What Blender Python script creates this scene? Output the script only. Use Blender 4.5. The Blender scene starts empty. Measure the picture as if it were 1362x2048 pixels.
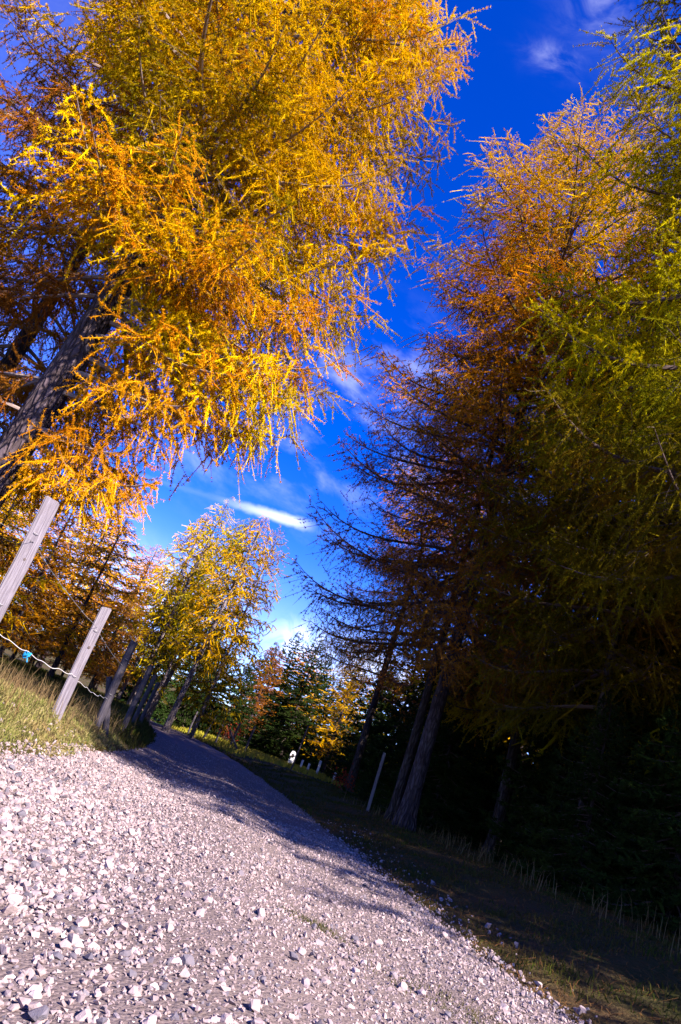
import bpy, bmesh, math, random
import numpy as np
from mathutils import Vector, Matrix

SC = bpy.context.scene
COL = SC.collection
RNG = np.random.default_rng(7)
random.seed(7)

# ------------------------------------------------------------------ camera
CAM_H = 0.60
PITCH, ROLL = math.radians(20.6), math.radians(20.0)
cam_d = bpy.data.cameras.new('camera')
cam = bpy.data.objects.new('camera', cam_d)
COL.objects.link(cam)
cam_d.sensor_fit = 'VERTICAL'
cam_d.sensor_height = 36.0
cam_d.lens = 36.0 * 1365.0 / 2048.0
cam_d.clip_start, cam_d.clip_end = 0.05, 6000.0
_f = Vector((0, math.cos(PITCH), math.sin(PITCH)))
_r0 = Vector((1, 0, 0))
_u0 = _r0.cross(_f)
_r = math.cos(ROLL) * _r0 + math.sin(ROLL) * _u0
_u = -math.sin(ROLL) * _r0 + math.cos(ROLL) * _u0
_m = Matrix((_r, _u, -_f)).transposed().to_4x4()
_m.translation = (0, 0, CAM_H)
cam.matrix_world = _m
SC.camera = cam

# ------------------------------------------------------------------ sky and sun
SUN_EL = math.radians(36.0)
SUN_AZ = math.atan2(0.70, -0.71)          # clockwise from +Y: behind the camera, to the right
world = bpy.data.worlds.new('World')
SC.world = world
world.use_nodes = True
SKY_STRENGTH = 0.08
SUN_STRENGTH = 5.0

sun_d = bpy.data.lights.new('sun', 'SUN')
sun_d.energy = SUN_STRENGTH
sun_d.angle = math.radians(0.5)
sun_d.color = (1.0, 0.92, 0.84)
sun = bpy.data.objects.new('sun', sun_d)
COL.objects.link(sun)
_s = Vector((math.sin(SUN_AZ) * math.cos(SUN_EL), math.cos(SUN_AZ) * math.cos(SUN_EL), math.sin(SUN_EL)))
sun.rotation_euler = _s.to_track_quat('Z', 'Y').to_euler()
sun.location = _s * 60

SC.view_settings.view_transform = 'Standard'
SC.view_settings.look = 'None'
SC.view_settings.gamma = 1.0
SC.view_settings.use_curve_mapping = False
SC.view_settings.exposure = 1.7
SC.render.engine = 'CYCLES'
SC.cycles.max_bounces = 4
SC.cycles.diffuse_bounces = 1
SC.cycles.transmission_bounces = 2
SC.cycles.transparent_max_bounces = 4


class NT:
    """small helper to write node trees"""
    def __init__(self, tree):
        self.t = tree
        tree.nodes.clear()

    def n(self, kind, **kw):
        node = self.t.nodes.new(kind)
        for k, v in kw.items():
            setattr(node, k, v)
        return node

    def put(self, socket, v):
        if hasattr(v, 'is_output'):
            self.t.links.new(v, socket)
        else:
            socket.default_value = v

    def math(self, op, a, b=0.0, c=0.0, clamp=False):
        n = self.n('ShaderNodeMath', operation=op, use_clamp=clamp)
        for i, v in enumerate((a, b, c)):
            self.put(n.inputs[i], v)
        return n.outputs[0]

    def step(self, v, lo, hi, a=0.0, b=1.0):
        n = self.n('ShaderNodeMapRange', interpolation_type='SMOOTHSTEP')
        for i, x in enumerate((v, lo, hi, a, b)):
            self.put(n.inputs[i], x)
        return n.outputs[0]

    def mix(self, f, a, b, blend='MIX'):
        n = self.n('ShaderNodeMix', data_type='RGBA', blend_type=blend)
        self.put(n.inputs[0], f)
        self.put(n.inputs[6], a if hasattr(a, 'is_output') else (*a, 1) if len(a) == 3 else a)
        self.put(n.inputs[7], b if hasattr(b, 'is_output') else (*b, 1) if len(b) == 3 else b)
        return n.outputs[2]

    def noise(self, vec, scale, detail=3.0, rough=0.55, dist=0.0):
        n = self.n('ShaderNodeTexNoise')
        if vec is not None:
            self.put(n.inputs['Vector'], vec)
        self.put(n.inputs['Scale'], scale)
        self.put(n.inputs['Detail'], detail)
        self.put(n.inputs['Roughness'], rough)
        self.put(n.inputs['Distortion'], dist)
        return n.outputs['Fac']


def build_world():
    k = NT(world.node_tree)
    tc = k.n('ShaderNodeTexCoord')
    sep = k.n('ShaderNodeSeparateXYZ')
    k.put(sep.inputs[0], tc.outputs['Generated'])
    x, y, z = sep.outputs
    sky = k.n('ShaderNodeTexSky', sky_type='NISHITA')
    sky.sun_disc = False
    sky.sun_elevation = SUN_EL
    sky.sun_rotation = SUN_AZ
    sky.altitude = 1800.0
    sky.air_density = 1.0
    sky.dust_density = 0.2
    sky.ozone_density = 4.0
    hs = k.n('ShaderNodeHueSaturation')
    k.put(hs.inputs['Saturation'], 1.36)
    k.put(hs.inputs['Hue'], 0.531)
    k.put(hs.inputs['Value'], 1.5)
    k.put(hs.inputs['Color'], sky.outputs[0])
    base = hs.outputs[0]
    # clouds live on the sky dome, in gnomonic coordinates about the +Y horizon and as noise all round
    ys = k.math('MAXIMUM', y, 0.05)
    gx = k.math('DIVIDE', x, ys)
    gz = k.math('DIVIDE', z, ys)
    front = k.step(y, 0.05, 0.2)
    comb = k.n('ShaderNodeCombineXYZ')
    k.put(comb.inputs[0], k.math('MULTIPLY', gx, 1.0))
    k.put(comb.inputs[1], k.math('MULTIPLY', gz, 1.0))
    g = comb.outputs[0]
    zs = k.math('ADD', k.math('ABSOLUTE', z), 0.12)
    cp = k.n('ShaderNodeCombineXYZ')
    k.put(cp.inputs[0], k.math('DIVIDE', x, zs))
    k.put(cp.inputs[1], k.math('MULTIPLY', k.math('DIVIDE', y, zs), 0.55))
    plane = cp.outputs[0]
    # thin cirrus everywhere
    ci = k.noise(plane, 1.15, 6.0, 0.60, 0.35)
    ci2 = k.noise(plane, 0.45, 2.0, 0.5, 0.3)
    cir = k.math('MULTIPLY', k.step(ci, 0.53, 0.86), k.step(ci2, 0.42, 0.66))
    cir = k.math('MULTIPLY', cir, 0.16)
    # soft streaks low above the road
    rot = k.math('ADD', k.math('MULTIPLY', gx, 1.2), k.math('MULTIPLY', gz, 5.0))
    cs = k.n('ShaderNodeCombineXYZ')
    k.put(cs.inputs[0], k.math('MULTIPLY', gx, 3.0))
    k.put(cs.inputs[1], rot)
    st = k.noise(cs.outputs[0], 2.3, 6.0, 0.6, 0.15)
    st = k.math('MULTIPLY', k.step(st, 0.46, 0.8), k.math('MULTIPLY', k.step(gz, 0.25, 0.45), k.step(gz, 0.85, 0.6)))
    st = k.math('MULTIPLY', st, 0.24)
    # contrail
    ax, az, bx, bz = -0.21, 0.326, -0.030, 0.3365
    L = math.hypot(bx - ax, bz - az)
    dx, dz = (bx - ax) / L, (bz - az) / L
    u = k.math('ADD', k.math('MULTIPLY', k.math('SUBTRACT', gx, ax), dx), k.math('MULTIPLY', k.math('SUBTRACT', gz, az), dz))
    v = k.math('ABSOLUTE', k.math('SUBTRACT', k.math('MULTIPLY', k.math('SUBTRACT', gz, az), dx), k.math('MULTIPLY', k.math('SUBTRACT', gx, ax), dz)))
    nz = k.noise(g, 60.0, 5.0, 0.6)
    v = k.math('ADD', v, k.math('MULTIPLY', k.math('SUBTRACT', nz, 0.5), 0.010))
    wv = k.math('ADD', 0.0065, k.math('MULTIPLY', u, 0.022))
    con = k.step(k.math('DIVIDE', v, wv), 1.45, 0.1)
    con = k.math('MULTIPLY', con, k.math('MULTIPLY', k.step(u, 0.01, 0.13, 0.05, 0.6), k.step(u, L + 0.012, L - 0.04)))
    con = k.math('MULTIPLY', k.math('MULTIPLY', con, front), k.math('ADD', 0.55, k.math('MULTIPLY', nz, 0.6)), clamp=True)
    # two feathery wisps high up and cumulus low over the hills
    def puff(cx, cz, rx, rz, sc, lo, hi, amp):
        a = k.math('DIVIDE', k.math('SUBTRACT', gx, cx), rx)
        b = k.math('DIVIDE', k.math('SUBTRACT', gz, cz), rz)
        r = k.math('SQRT', k.math('ADD', k.math('MULTIPLY', a, a), k.math('MULTIPLY', b, b)))
        n = k.noise(g, sc, 6.0, 0.60, 0.8)
        fall = k.math('POWER', 2.718, k.math('MULTIPLY', k.math('MULTIPLY', r, r), -1.0))
        q = k.math('MULTIPLY', fall, k.step(n, lo, hi))
        return k.math('MULTIPLY', k.math('MULTIPLY', q, amp), front)
    puffs = [puff(0.175, 1.80, 0.085, 0.17, 6.0, 0.34, 0.9, 0.30),
             puff(0.100, 1.53, 0.055, 0.05, 9.0, 0.34, 0.9, 0.20),
             puff(0.020, 0.158, 0.045, 0.028, 24.0, 0.32, 0.62, 0.8),
             puff(0.13, 0.160, 0.10, 0.030, 16.0, 0.3, 0.65, 0.8),
             puff(-0.22, 0.16, 0.12, 0.05, 12.0, 0.3, 0.7, 0.6)]
    total = k.math('MAXIMUM', cir, st)
    for p in puffs:
        total = k.math('MAXIMUM', total, p)
    total = k.math('MAXIMUM', total, con)
    lowhaze = k.step(z, 0.30, 0.0, 0.0, 0.30)
    col = k.mix(lowhaze, base, (6.0, 7.2, 11.0))
    col = k.mix(total, col, (9.0, 9.0, 10.6))
    bg = k.n('ShaderNodeBackground')
    k.put(bg.inputs['Color'], col)
    k.put(bg.inputs['Strength'], SKY_STRENGTH)
    out = k.n('ShaderNodeOutputWorld')
    k.put(out.inputs['Surface'], bg.outputs[0])


build_world()


# ------------------------------------------------------------------ material helpers
def new_mat(name):
    m = bpy.data.materials.new(name)
    m.use_nodes = True
    return m, NT(m.node_tree)


def finish(k, color, rough=0.9, bump=None, bump_d=0.01, bump_s=0.6, spec=0.2):
    p = k.n('ShaderNodeBsdfPrincipled')
    k.put(p.inputs['Base Color'], color if hasattr(color, 'is_output') else (*color, 1))
    k.put(p.inputs['Roughness'], rough)
    k.put(p.inputs['Specular IOR Level'], spec)
    if bump is not None:
        b = k.n('ShaderNodeBump')
        k.put(b.inputs['Height'], bump)
        k.put(b.inputs['Distance'], bump_d)
        k.put(b.inputs['Strength'], bump_s)
        k.put(p.inputs['Normal'], b.outputs[0])
    o = k.n('ShaderNodeOutputMaterial')
    k.put(o.inputs['Surface'], p.outputs[0])


def attr(k, name='tone'):
    a = k.n('ShaderNodeAttribute', attribute_name=name)
    return a.outputs['Fac']


def obj_rand(k):
    return k.n('ShaderNodeObjectInfo').outputs['Random']


def geo_pos(k):
    return k.n('ShaderNodeNewGeometry').outputs['Position']


def leaf_mat(name, a, b, c, trans=0.35, patch=0.7):
    """needles or blades: per-twig tone from a to b, patches of c, light shining through"""
    m, k = new_mat(name)
    t = attr(k)
    n = k.noise(geo_pos(k), patch, 3.0, 0.6)
    col = k.mix(t, a, b)
    f = k.math('MULTIPLY', k.step(n, 0.45, 0.68), k.math('ADD', 0.35, k.math('MULTIPLY', t, 0.65)), clamp=True)
    col = k.mix(f, col, c)
    r = obj_rand(k)
    hs = k.n('ShaderNodeHueSaturation')
    k.put(hs.inputs['Value'], k.math('ADD', 0.66, k.math('MULTIPLY', r, 0.44)))
    k.put(hs.inputs['Hue'], k.math('ADD', 0.493, k.math('MULTIPLY', r, 0.014)))
    k.put(hs.inputs['Color'], col)
    d = k.n('ShaderNodeBsdfDiffuse')
    k.put(d.inputs['Color'], hs.outputs[0])
    tr = k.n('ShaderNodeBsdfTranslucent')
    k.put(tr.inputs['Color'], hs.outputs[0])
    mx = k.n('ShaderNodeMixShader')
    k.put(mx.inputs[0], trans)
    k.put(mx.inputs[1], d.outputs[0])
    k.put(mx.inputs[2], tr.outputs[0])
    o = k.n('ShaderNodeOutputMaterial')
    k.put(o.inputs['Surface'], mx.outputs[0])
    return m


M = {}
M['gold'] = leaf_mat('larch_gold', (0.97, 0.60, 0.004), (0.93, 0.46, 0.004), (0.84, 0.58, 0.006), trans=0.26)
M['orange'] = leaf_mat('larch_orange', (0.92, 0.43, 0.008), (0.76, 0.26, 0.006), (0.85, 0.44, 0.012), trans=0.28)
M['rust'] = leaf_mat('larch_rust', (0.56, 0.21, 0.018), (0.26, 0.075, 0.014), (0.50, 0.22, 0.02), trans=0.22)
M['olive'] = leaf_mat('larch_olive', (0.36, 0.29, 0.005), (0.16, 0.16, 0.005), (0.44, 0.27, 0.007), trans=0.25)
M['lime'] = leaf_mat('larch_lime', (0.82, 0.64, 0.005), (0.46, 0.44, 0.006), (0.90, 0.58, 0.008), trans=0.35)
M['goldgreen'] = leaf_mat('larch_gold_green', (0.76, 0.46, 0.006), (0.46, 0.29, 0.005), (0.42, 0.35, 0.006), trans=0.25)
M['olive_shaded'] = leaf_mat('larch_olive_shaded', (0.22, 0.165, 0.006), (0.09, 0.075, 0.005), (0.28, 0.13, 0.008), trans=0.25)  # darkened olive: the shade low in the wood is put into the colour
M['spruce'] = leaf_mat('spruce_needles', (0.036, 0.062, 0.012), (0.018, 0.034, 0.010), (0.05, 0.07, 0.012), trans=0.15)
M['red'] = leaf_mat('rowan_leaves', (0.45, 0.05, 0.03), (0.30, 0.05, 0.02), (0.40, 0.12, 0.03))
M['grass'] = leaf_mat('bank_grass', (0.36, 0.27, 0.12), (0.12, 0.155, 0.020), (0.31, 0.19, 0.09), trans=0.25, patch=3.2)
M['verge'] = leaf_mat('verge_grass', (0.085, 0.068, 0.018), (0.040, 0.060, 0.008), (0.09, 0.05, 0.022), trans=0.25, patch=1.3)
M['meadow'] = leaf_mat('meadow_grass', (0.46, 0.38, 0.04), (0.28, 0.28, 0.03), (0.50, 0.34, 0.07), trans=0.3, patch=0.4)
M['litter'] = leaf_mat('needle_litter', (0.30, 0.16, 0.05), (0.13, 0.07, 0.03), (0.22, 0.10, 0.04), trans=0.1, patch=1.5)
M['straw'] = leaf_mat('dry_straw', (0.24, 0.17, 0.08), (0.13, 0.085, 0.04), (0.20, 0.11, 0.05), trans=0.2, patch=1.0)


def bark_mat(name, c1, c2, c3, sx=9.0):
    m, k = new_mat(name)
    tc = k.n('ShaderNodeTexCoord')
    mp = k.n('ShaderNodeMapping')
    mp.inputs['Scale'].default_value = (1.0, 1.0, 0.22)
    k.put(mp.inputs['Vector'], tc.outputs['Object'])
    n1 = k.noise(mp.outputs[0], sx, 5.0, 0.65, 0.4)
    vor = k.n('ShaderNodeTexVoronoi', feature='DISTANCE_TO_EDGE')
    k.put(vor.inputs['Vector'], mp.outputs[0])
    k.put(vor.inputs['Scale'], sx * 1.9)
    n2 = k.noise(tc.outputs['Object'], 3.0, 4.0, 0.6)
    crack = k.step(vor.outputs['Distance'], 0.0, 0.22)
    col = k.mix(k.step(n1, 0.3, 0.7), c1, c2)
    col = k.mix(k.math('MULTIPLY', k.step(n2, 0.52, 0.7), 0.7), col, c3)
    col = k.mix(crack, k.mix(0.6, col, (0.02, 0.014, 0.012)), col)
    h = k.math('ADD', k.math('MULTIPLY', crack, 0.6), k.math('MULTIPLY', n1, 0.7))
    finish(k, col, 0.95, h, 0.045, 1.0, 0.1)
    return m


M['bark'] = bark_mat('larch_bark', (0.055, 0.037, 0.043), (0.13, 0.093, 0.104), (0.18, 0.15, 0.155))
M['bark_pale'] = bark_mat('sunlit_larch_bark', (0.16, 0.12, 0.12), (0.32, 0.25, 0.25), (0.38, 0.33, 0.31))  # lighter copy of the larch bark, sunlight on the trunks painted in
M['bark_dark'] = bark_mat('forest_bark', (0.045, 0.032, 0.03), (0.105, 0.078, 0.075), (0.14, 0.115, 0.108))
mm, k = new_mat('twig_wood')
finish(k, k.mix(attr(k), (0.30, 0.22, 0.19), (0.15, 0.10, 0.08)), 0.9)
M['twig'] = mm
mm, k = new_mat('dark_twig_wood')
finish(k, k.mix(attr(k), (0.13, 0.085, 0.07), (0.06, 0.038, 0.034)), 0.9)
M['twig_dark'] = mm


def wood_mat(name, c1, c2, c3):
    m, k = new_mat(name)
    tc = k.n('ShaderNodeTexCoord')
    mp = k.n('ShaderNodeMapping')
    mp.inputs['Scale'].default_value = (1.0, 1.0, 0.035)
    k.put(mp.inputs['Vector'], tc.outputs['Object'])
    n1 = k.noise(mp.outputs[0], 90.0, 5.0, 0.7, 0.6)
    n2 = k.noise(tc.outputs['Object'], 5.0, 3.0, 0.6)
    n3 = k.noise(mp.outputs[0], 28.0, 2.0, 0.5, 1.5)
    col = k.mix(k.step(n1, 0.32, 0.68), c2, c1)
    col = k.mix(k.math('MULTIPLY', k.step(n2, 0.5, 0.75), 0.6), col, c3)
    col = k.mix(k.step(n3, 0.66, 0.76, 0.0, 0.45), col, (0.10, 0.085, 0.09))
    finish(k, col, 0.85, k.math('ADD', n1, n3), 0.006, 0.8, 0.15)
    return m


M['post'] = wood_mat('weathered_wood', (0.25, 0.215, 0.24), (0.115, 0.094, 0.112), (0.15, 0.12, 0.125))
M['post_shaded'] = wood_mat('shaded_wood', (0.085, 0.072, 0.09), (0.045, 0.038, 0.046), (0.08, 0.06, 0.058))  # darker copy of the post wood, shade painted into its colour
M['post_white'] = wood_mat('white_painted_wood', (0.80, 0.78, 0.80), (0.62, 0.60, 0.62), (0.5, 0.47, 0.47))
mm, k = new_mat('wood_knot')
finish(k, (0.10, 0.075, 0.07), 0.9)
M['knot'] = mm
mm, k = new_mat('galvanised_wire')
p = k.n('ShaderNodeBsdfPrincipled')
p.inputs['Base Color'].default_value = (0.36, 0.34, 0.35, 1)
p.inputs['Metallic'].default_value = 0.6
p.inputs['Roughness'].default_value = 0.55
o = k.n('ShaderNodeOutputMaterial')
k.put(o.inputs['Surface'], p.outputs[0])
M['wire'] = mm
mm, k = new_mat('pale_rope')
finish(k, (0.62, 0.58, 0.60), 0.85)
M['rope'] = mm
mm, k = new_mat('blue_twine')
finish(k, (0.02, 0.28, 0.55), 0.7)
M['twine'] = mm
mm, k = new_mat('tuft_core')

mm, k = new_mat('gravel_stone')
t = attr(k)
ramp = k.n('ShaderNodeValToRGB')
e = ramp.color_ramp.elements
e[0].position, e[0].color = 0.0, (0.10, 0.085, 0.105, 1)
e[1].position, e[1].color = 1.0, (0.55, 0.43, 0.415, 1)
for pos, c in ((0.12, (0.17, 0.15, 0.175, 1)), (0.20, (0.27, 0.205, 0.215, 1)), (0.5, (0.31, 0.226, 0.216, 1)), (0.8, (0.41, 0.31, 0.30, 1))):
    q = e.new(pos)
    q.color = c
k.put(ramp.inputs[0], t)
n = k.noise(geo_pos(k), 55.0, 4.0, 0.65)
col = k.mix(k.step(n, 0.35, 0.75, 0.0, 0.30), ramp.outputs[0], (0.24, 0.18, 0.185))
col = k.mix(1.0, col, (0.89, 0.88, 0.875), 'MULTIPLY')
finish(k, col, 0.92, k.noise(geo_pos(k), 160.0, 3.0, 0.6), 0.003, 0.5, 0.15)
M['stone'] = mm

mm, k = new_mat('loose_stone')        # single stones: tone from the object itself
r = obj_rand(k)
ramp2 = k.n('ShaderNodeValToRGB')
e = ramp2.color_ramp.elements
e[0].position, e[0].color = 0.0, (0.11, 0.095, 0.115, 1)
e[1].position, e[1].color = 1.0, (0.55, 0.43, 0.415, 1)
for pos, c in ((0.14, (0.17, 0.15, 0.175, 1)), (0.22, (0.31, 0.24, 0.25, 1)), (0.6, (0.38, 0.285, 0.275, 1))):
    q = e.new(pos)
    q.color = c
k.put(ramp2.inputs[0], r)
n = k.noise(geo_pos(k), 45.0, 5.0, 0.65)
col = k.mix(k.step(n, 0.4, 0.75, 0.0, 0.35), ramp2.outputs[0], (0.24, 0.18, 0.185))
col = k.mix(1.0, col, (0.89, 0.88, 0.875), 'MULTIPLY')
finish(k, col, 0.92, k.noise(geo_pos(k), 130.0, 4.0, 0.6), 0.004, 0.6, 0.15)
M['loose'] = mm

mm, k = new_mat('road_dust')
pos = geo_pos(k)
n1 = k.noise(pos, 1.6, 5.0, 0.6)
n2 = k.noise(pos, 90.0, 4.0, 0.7)
n3 = k.noise(pos, 14.0, 4.0, 0.6)
col = k.mix(k.step(n1, 0.35, 0.7), (0.15, 0.103, 0.090), (0.10, 0.066, 0.052))
col = k.mix(k.step(n2, 0.3, 0.75), k.mix(0.5, col, (0.13, 0.10, 0.10)), k.mix(0.4, col, (0.36, 0.285, 0.29)))
vor = k.n('ShaderNodeTexVoronoi')
k.put(vor.inputs['Vector'], pos)
k.put(vor.inputs['Scale'], 75.0)
h = k.math('ADD', k.math('MULTIPLY', n2, 0.6), k.math('ADD', k.math('MULTIPLY', n3, 0.8), k.math('MULTIPLY', vor.outputs['Distance'], -0.8)))
finish(k, col, 0.95, h, 0.009, 0.7, 0.1)
M['road'] = mm

mm, k = new_mat('meadow_soil')
pos = geo_pos(k)
n1 = k.noise(pos, 0.8, 5.0, 0.65)
n2 = k.noise(pos, 24.0, 4.0, 0.7)
col = k.mix(k.step(n1, 0.38, 0.64), (0.045, 0.048, 0.012), (0.075, 0.044, 0.024))
col = k.mix(k.step(n2, 0.35, 0.75), col, (0.09, 0.065, 0.028))
finish(k, col, 0.95, n2, 0.05, 0.9, 0.05)
M['ground'] = mm


# ------------------------------------------------------------------ mesh helpers
def mesh_np(name, V, F, mats, mat_idx=None, tone=None, smooth=False):
    """F: (n,3) or (n,4) int array, or a list of such arrays"""
    V = np.asarray(V, dtype=np.float32)
    Fs = F if isinstance(F, list) else [F]
    me = bpy.data.meshes.new(name)
    loops = np.concatenate([np.asarray(f).reshape(-1) for f in Fs]).astype(np.int32)
    cnt = np.concatenate([np.full(len(f), np.asarray(f).shape[1]) for f in Fs]).astype(np.int32)
    start = np.concatenate(([0], np.cumsum(cnt)[:-1])).astype(np.int32)
    me.vertices.add(len(V))
    me.vertices.foreach_set('co', V.reshape(-1))
    me.loops.add(len(loops))
    me.loops.foreach_set('vertex_index', loops)
    me.polygons.add(len(cnt))
    me.polygons.foreach_set('loop_start', start)
    me.polygons.foreach_set('loop_total', cnt)
    for m in mats:
        me.materials.append(m)
    if mat_idx is not None:
        me.polygons.foreach_set('material_index', np.asarray(mat_idx, dtype=np.int32))
    me.polygons.foreach_set('use_smooth', np.full(len(cnt), bool(smooth)))
    if tone is not None:
        a = me.attributes.new('tone', 'FLOAT', 'POINT')
        a.data.foreach_set('value', np.asarray(tone, dtype=np.float32))
    me.update(calc_edges=True)
    return me


def link(name, data, parent=None, loc=(0, 0, 0)):
    o = bpy.data.objects.new(name, data)
    COL.objects.link(o)
    o.location = loc
    if parent:
        o.parent = parent
    return o


def tag(o, label, cat, group=None):
    o['label'] = label
    o['category'] = cat
    if group:
        o['group'] = group
    return o


def kind(o, k):
    o['kind'] = k
    return o


def empty(name, loc):
    o = bpy.data.objects.new(name, None)
    COL.objects.link(o)
    o.location = loc
    o.empty_display_size = 0.2
    return o


def tubes(P, R, sides):
    """P (n,m,3) polylines, R (n,m) radii -> verts, quads (vectorised over n tubes)"""
    P = np.asarray(P, float)
    R = np.asarray(R, float)
    n, m, _ = P.shape
    T = np.gradient(P, axis=1)
    T /= np.linalg.norm(T, axis=2, keepdims=True) + 1e-9
    ref = np.zeros_like(T)
    ref[..., 2] = 1.0
    flat = np.abs(T[..., 2]) > 0.9
    ref[flat] = (1.0, 0.0, 0.0)
    # one reference per tube keeps rings untwisted
    ref = np.repeat(ref[:, m // 2:m // 2 + 1], m, axis=1)
    A = np.cross(T, ref)
    A /= np.linalg.norm(A, axis=2, keepdims=True) + 1e-9
    B = np.cross(T, A)
    ang = np.arange(sides) * 2 * math.pi / sides
    V = P[:, :, None] + R[:, :, None, None] * (A[:, :, None] * np.cos(ang)[None, None, :, None] + B[:, :, None] * np.sin(ang)[None, None, :, None])
    idx = np.arange(n * m * sides).reshape(n, m, sides)
    a = idx[:, :-1]
    b = idx[:, 1:]
    F = np.stack([a, np.roll(a, -1, 2), np.roll(b, -1, 2), b], -1).reshape(-1, 4)
    return V.reshape(-1, 3), F


def quads_to_tris(F):
    return np.concatenate([F[:, [0, 1, 2]], F[:, [0, 2, 3]]])


def unit(v):
    return v / (np.linalg.norm(v, axis=-1, keepdims=True) + 1e-9)


def smooth01(a, b, x):
    t = np.clip((np.asarray(x, float) - a) / (b - a), 0, 1)
    return t * t * (3 - 2 * t)


def vnoise(x, y, s=1.0, seed=0):
    """cheap smooth value noise by summed sines"""
    r = np.random.default_rng(seed)
    out = np.zeros(np.broadcast(x, y).shape)
    for i in range(7):
        a = r.uniform(0, 2 * math.pi)
        fq = s * r.uniform(0.6, 1.9)
        out = out + np.sin((x * math.cos(a) + y * math.sin(a)) * fq * 2 * math.pi + r.uniform(0, 6.28))
    return out / 7.0


# ------------------------------------------------------------------ the lie of the land
ROAD_HW = 1.52


def road_x(y):
    y = np.asarray(y, float)
    return 0.05 - 0.05 * (y - 4.7) - 0.0065 * np.clip(y - 12, 0, None) ** 2


def road_hw(y):
    return ROAD_HW + 0.14 * smooth01(5.0, 3.0, y) + 0.08 * vnoise(np.asarray(y, float), 0.0, 0.35, 3) + 0.05 * vnoise(np.asarray(y, float), 0.0, 1.3, 4)


def road_z(x, y):
    d = x - road_x(y)
    z = 0.36 * smooth01(13, 36, y)
    z = z + 0.035 * np.exp(-(d / 0.32) ** 2) - 0.022 * (np.exp(-((d - 0.75) / 0.28) ** 2) + np.exp(-((d + 0.72) / 0.28) ** 2))
    z = z + 0.035 * smooth01(-0.9, -1.5, d)
    z = z + 0.012 * vnoise(x, y, 0.5, 11) + 0.005 * vnoise(x, y, 2.1, 12)
    return z


def land_z(x, y):
    """bank on the left, gentle rise on the right"""
    x = np.asarray(x, float)
    y = np.asarray(y, float)
    yy = np.clip(y, -30, 90)
    d = x - road_x(np.clip(y, -30, 40))
    hw = road_hw(yy)
    z = 0.36 * smooth01(13, 36, y)
    bank = 0.30 + 0.12 * smooth01(9, 4, y) + 0.06 * vnoise(yy, 0.0, 0.2, 5)
    left = smooth01(hw - 0.05, hw + 0.75, -d) * bank + 0.10 * smooth01(hw + 0.8, hw + 5, -d)
    right = smooth01(hw - 0.05, hw + 2.2, d) * 0.26 + 0.05 * smooth01(hw + 1, hw + 8, d)
    z = z + left + right
    rough = smooth01(hw - 0.1, hw + 0.5, np.abs(d))
    z = z + rough * (0.05 * vnoise(x, y, 0.35, 21) + 0.025 * vnoise(x, y, 1.2, 22))
    z = z + 5.0 * smooth01(48, 110, np.hypot(x, y)) * smooth01(-20, 30, y)
    under = smooth01(hw + 0.10, hw - 0.12, np.abs(d)) * ((y > -8) & (y < 42))
    z = z - 0.07 * under
    return z


def axis(lo, hi, fine_lo, fine_hi, step, grow=1.12):
    a = list(np.arange(fine_lo, fine_hi + 1e-6, step))
    s = step
    while a[-1] < hi:
        s *= grow
        a.append(a[-1] + s)
    s = step
    b = []
    p = fine_lo
    while p > lo:
        s *= grow
        p -= s
        b.append(p)
    return np.array(b[::-1] + a)


def grid_mesh(name, X, Y, Z, mat):
    n, m = X.shape
    V = np.stack([X, Y, Z], -1).reshape(-1, 3)
    idx = np.arange(n * m).reshape(n, m)
    F = np.stack([idx[:-1, :-1], idx[:-1, 1:], idx[1:, 1:], idx[1:, :-1]], -1).reshape(-1, 4)
    return mesh_np(name, V, F, [mat], smooth=True)


xs = axis(-2500, 2500, -6.5, 7.0, 0.14)
ys = axis(-2500, 3000, 1.0, 16.0, 0.14, 1.06)
GX, GY = np.meshgrid(xs, ys)
GZ = land_z(GX, GY)
kind(link('ground', grid_mesh('ground', GX, GY, GZ, M['ground'])), 'structure')

ry = [-6.0]
while ry[-1] < 46:
    ry.append(ry[-1] + (0.05 if 1 < ry[-1] < 7 else 0.12 if ry[-1] < 14 else 0.25))
ry = np.array(ry)
rd = np.linspace(-1, 1, 61)
HW = road_hw(ry) + 0.10
RX = road_x(ry)[:, None] + rd[None] * HW[:, None]
RY = np.repeat(ry[:, None], 61, 1)
RZ = road_z(RX, RY)
RZ -= 0.05 * smooth01(0.92, 1.0, np.abs(rd))[None]
road = kind(link('road', grid_mesh('road', RX, RY, RZ, M['road'])), 'structure')


# ------------------------------------------------------------------ gravel
def rock_shape(npts, seed):
    r = np.random.default_rng(seed)
    p = unit(r.normal(size=(npts, 3))) * r.uniform(0.75, 1.0, (npts, 1))
    p *= np.array([1.0, r.uniform(0.6, 0.95), r.uniform(0.45, 0.8)])
    bm = bmesh.new()
    for q in p:
        bm.verts.new(q)
    res = bmesh.ops.convex_hull(bm, input=bm.verts)
    loose = [v for v in bm.verts if not v.link_faces]
    for v in loose:
        bm.verts.remove(v)
    bmesh.ops.triangulate(bm, faces=bm.faces)
    bm.verts.index_update()
    V = np.array([v.co[:] for v in bm.verts])
    F = np.array([[v.index for v in f.verts] for f in bm.faces])
    bm.free()
    return V, F


ROCK_HI = [rock_shape(13, 100 + i) for i in range(14)]
ROCK_LO = [rock_shape(7, 200 + i) for i in range(14)]


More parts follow.
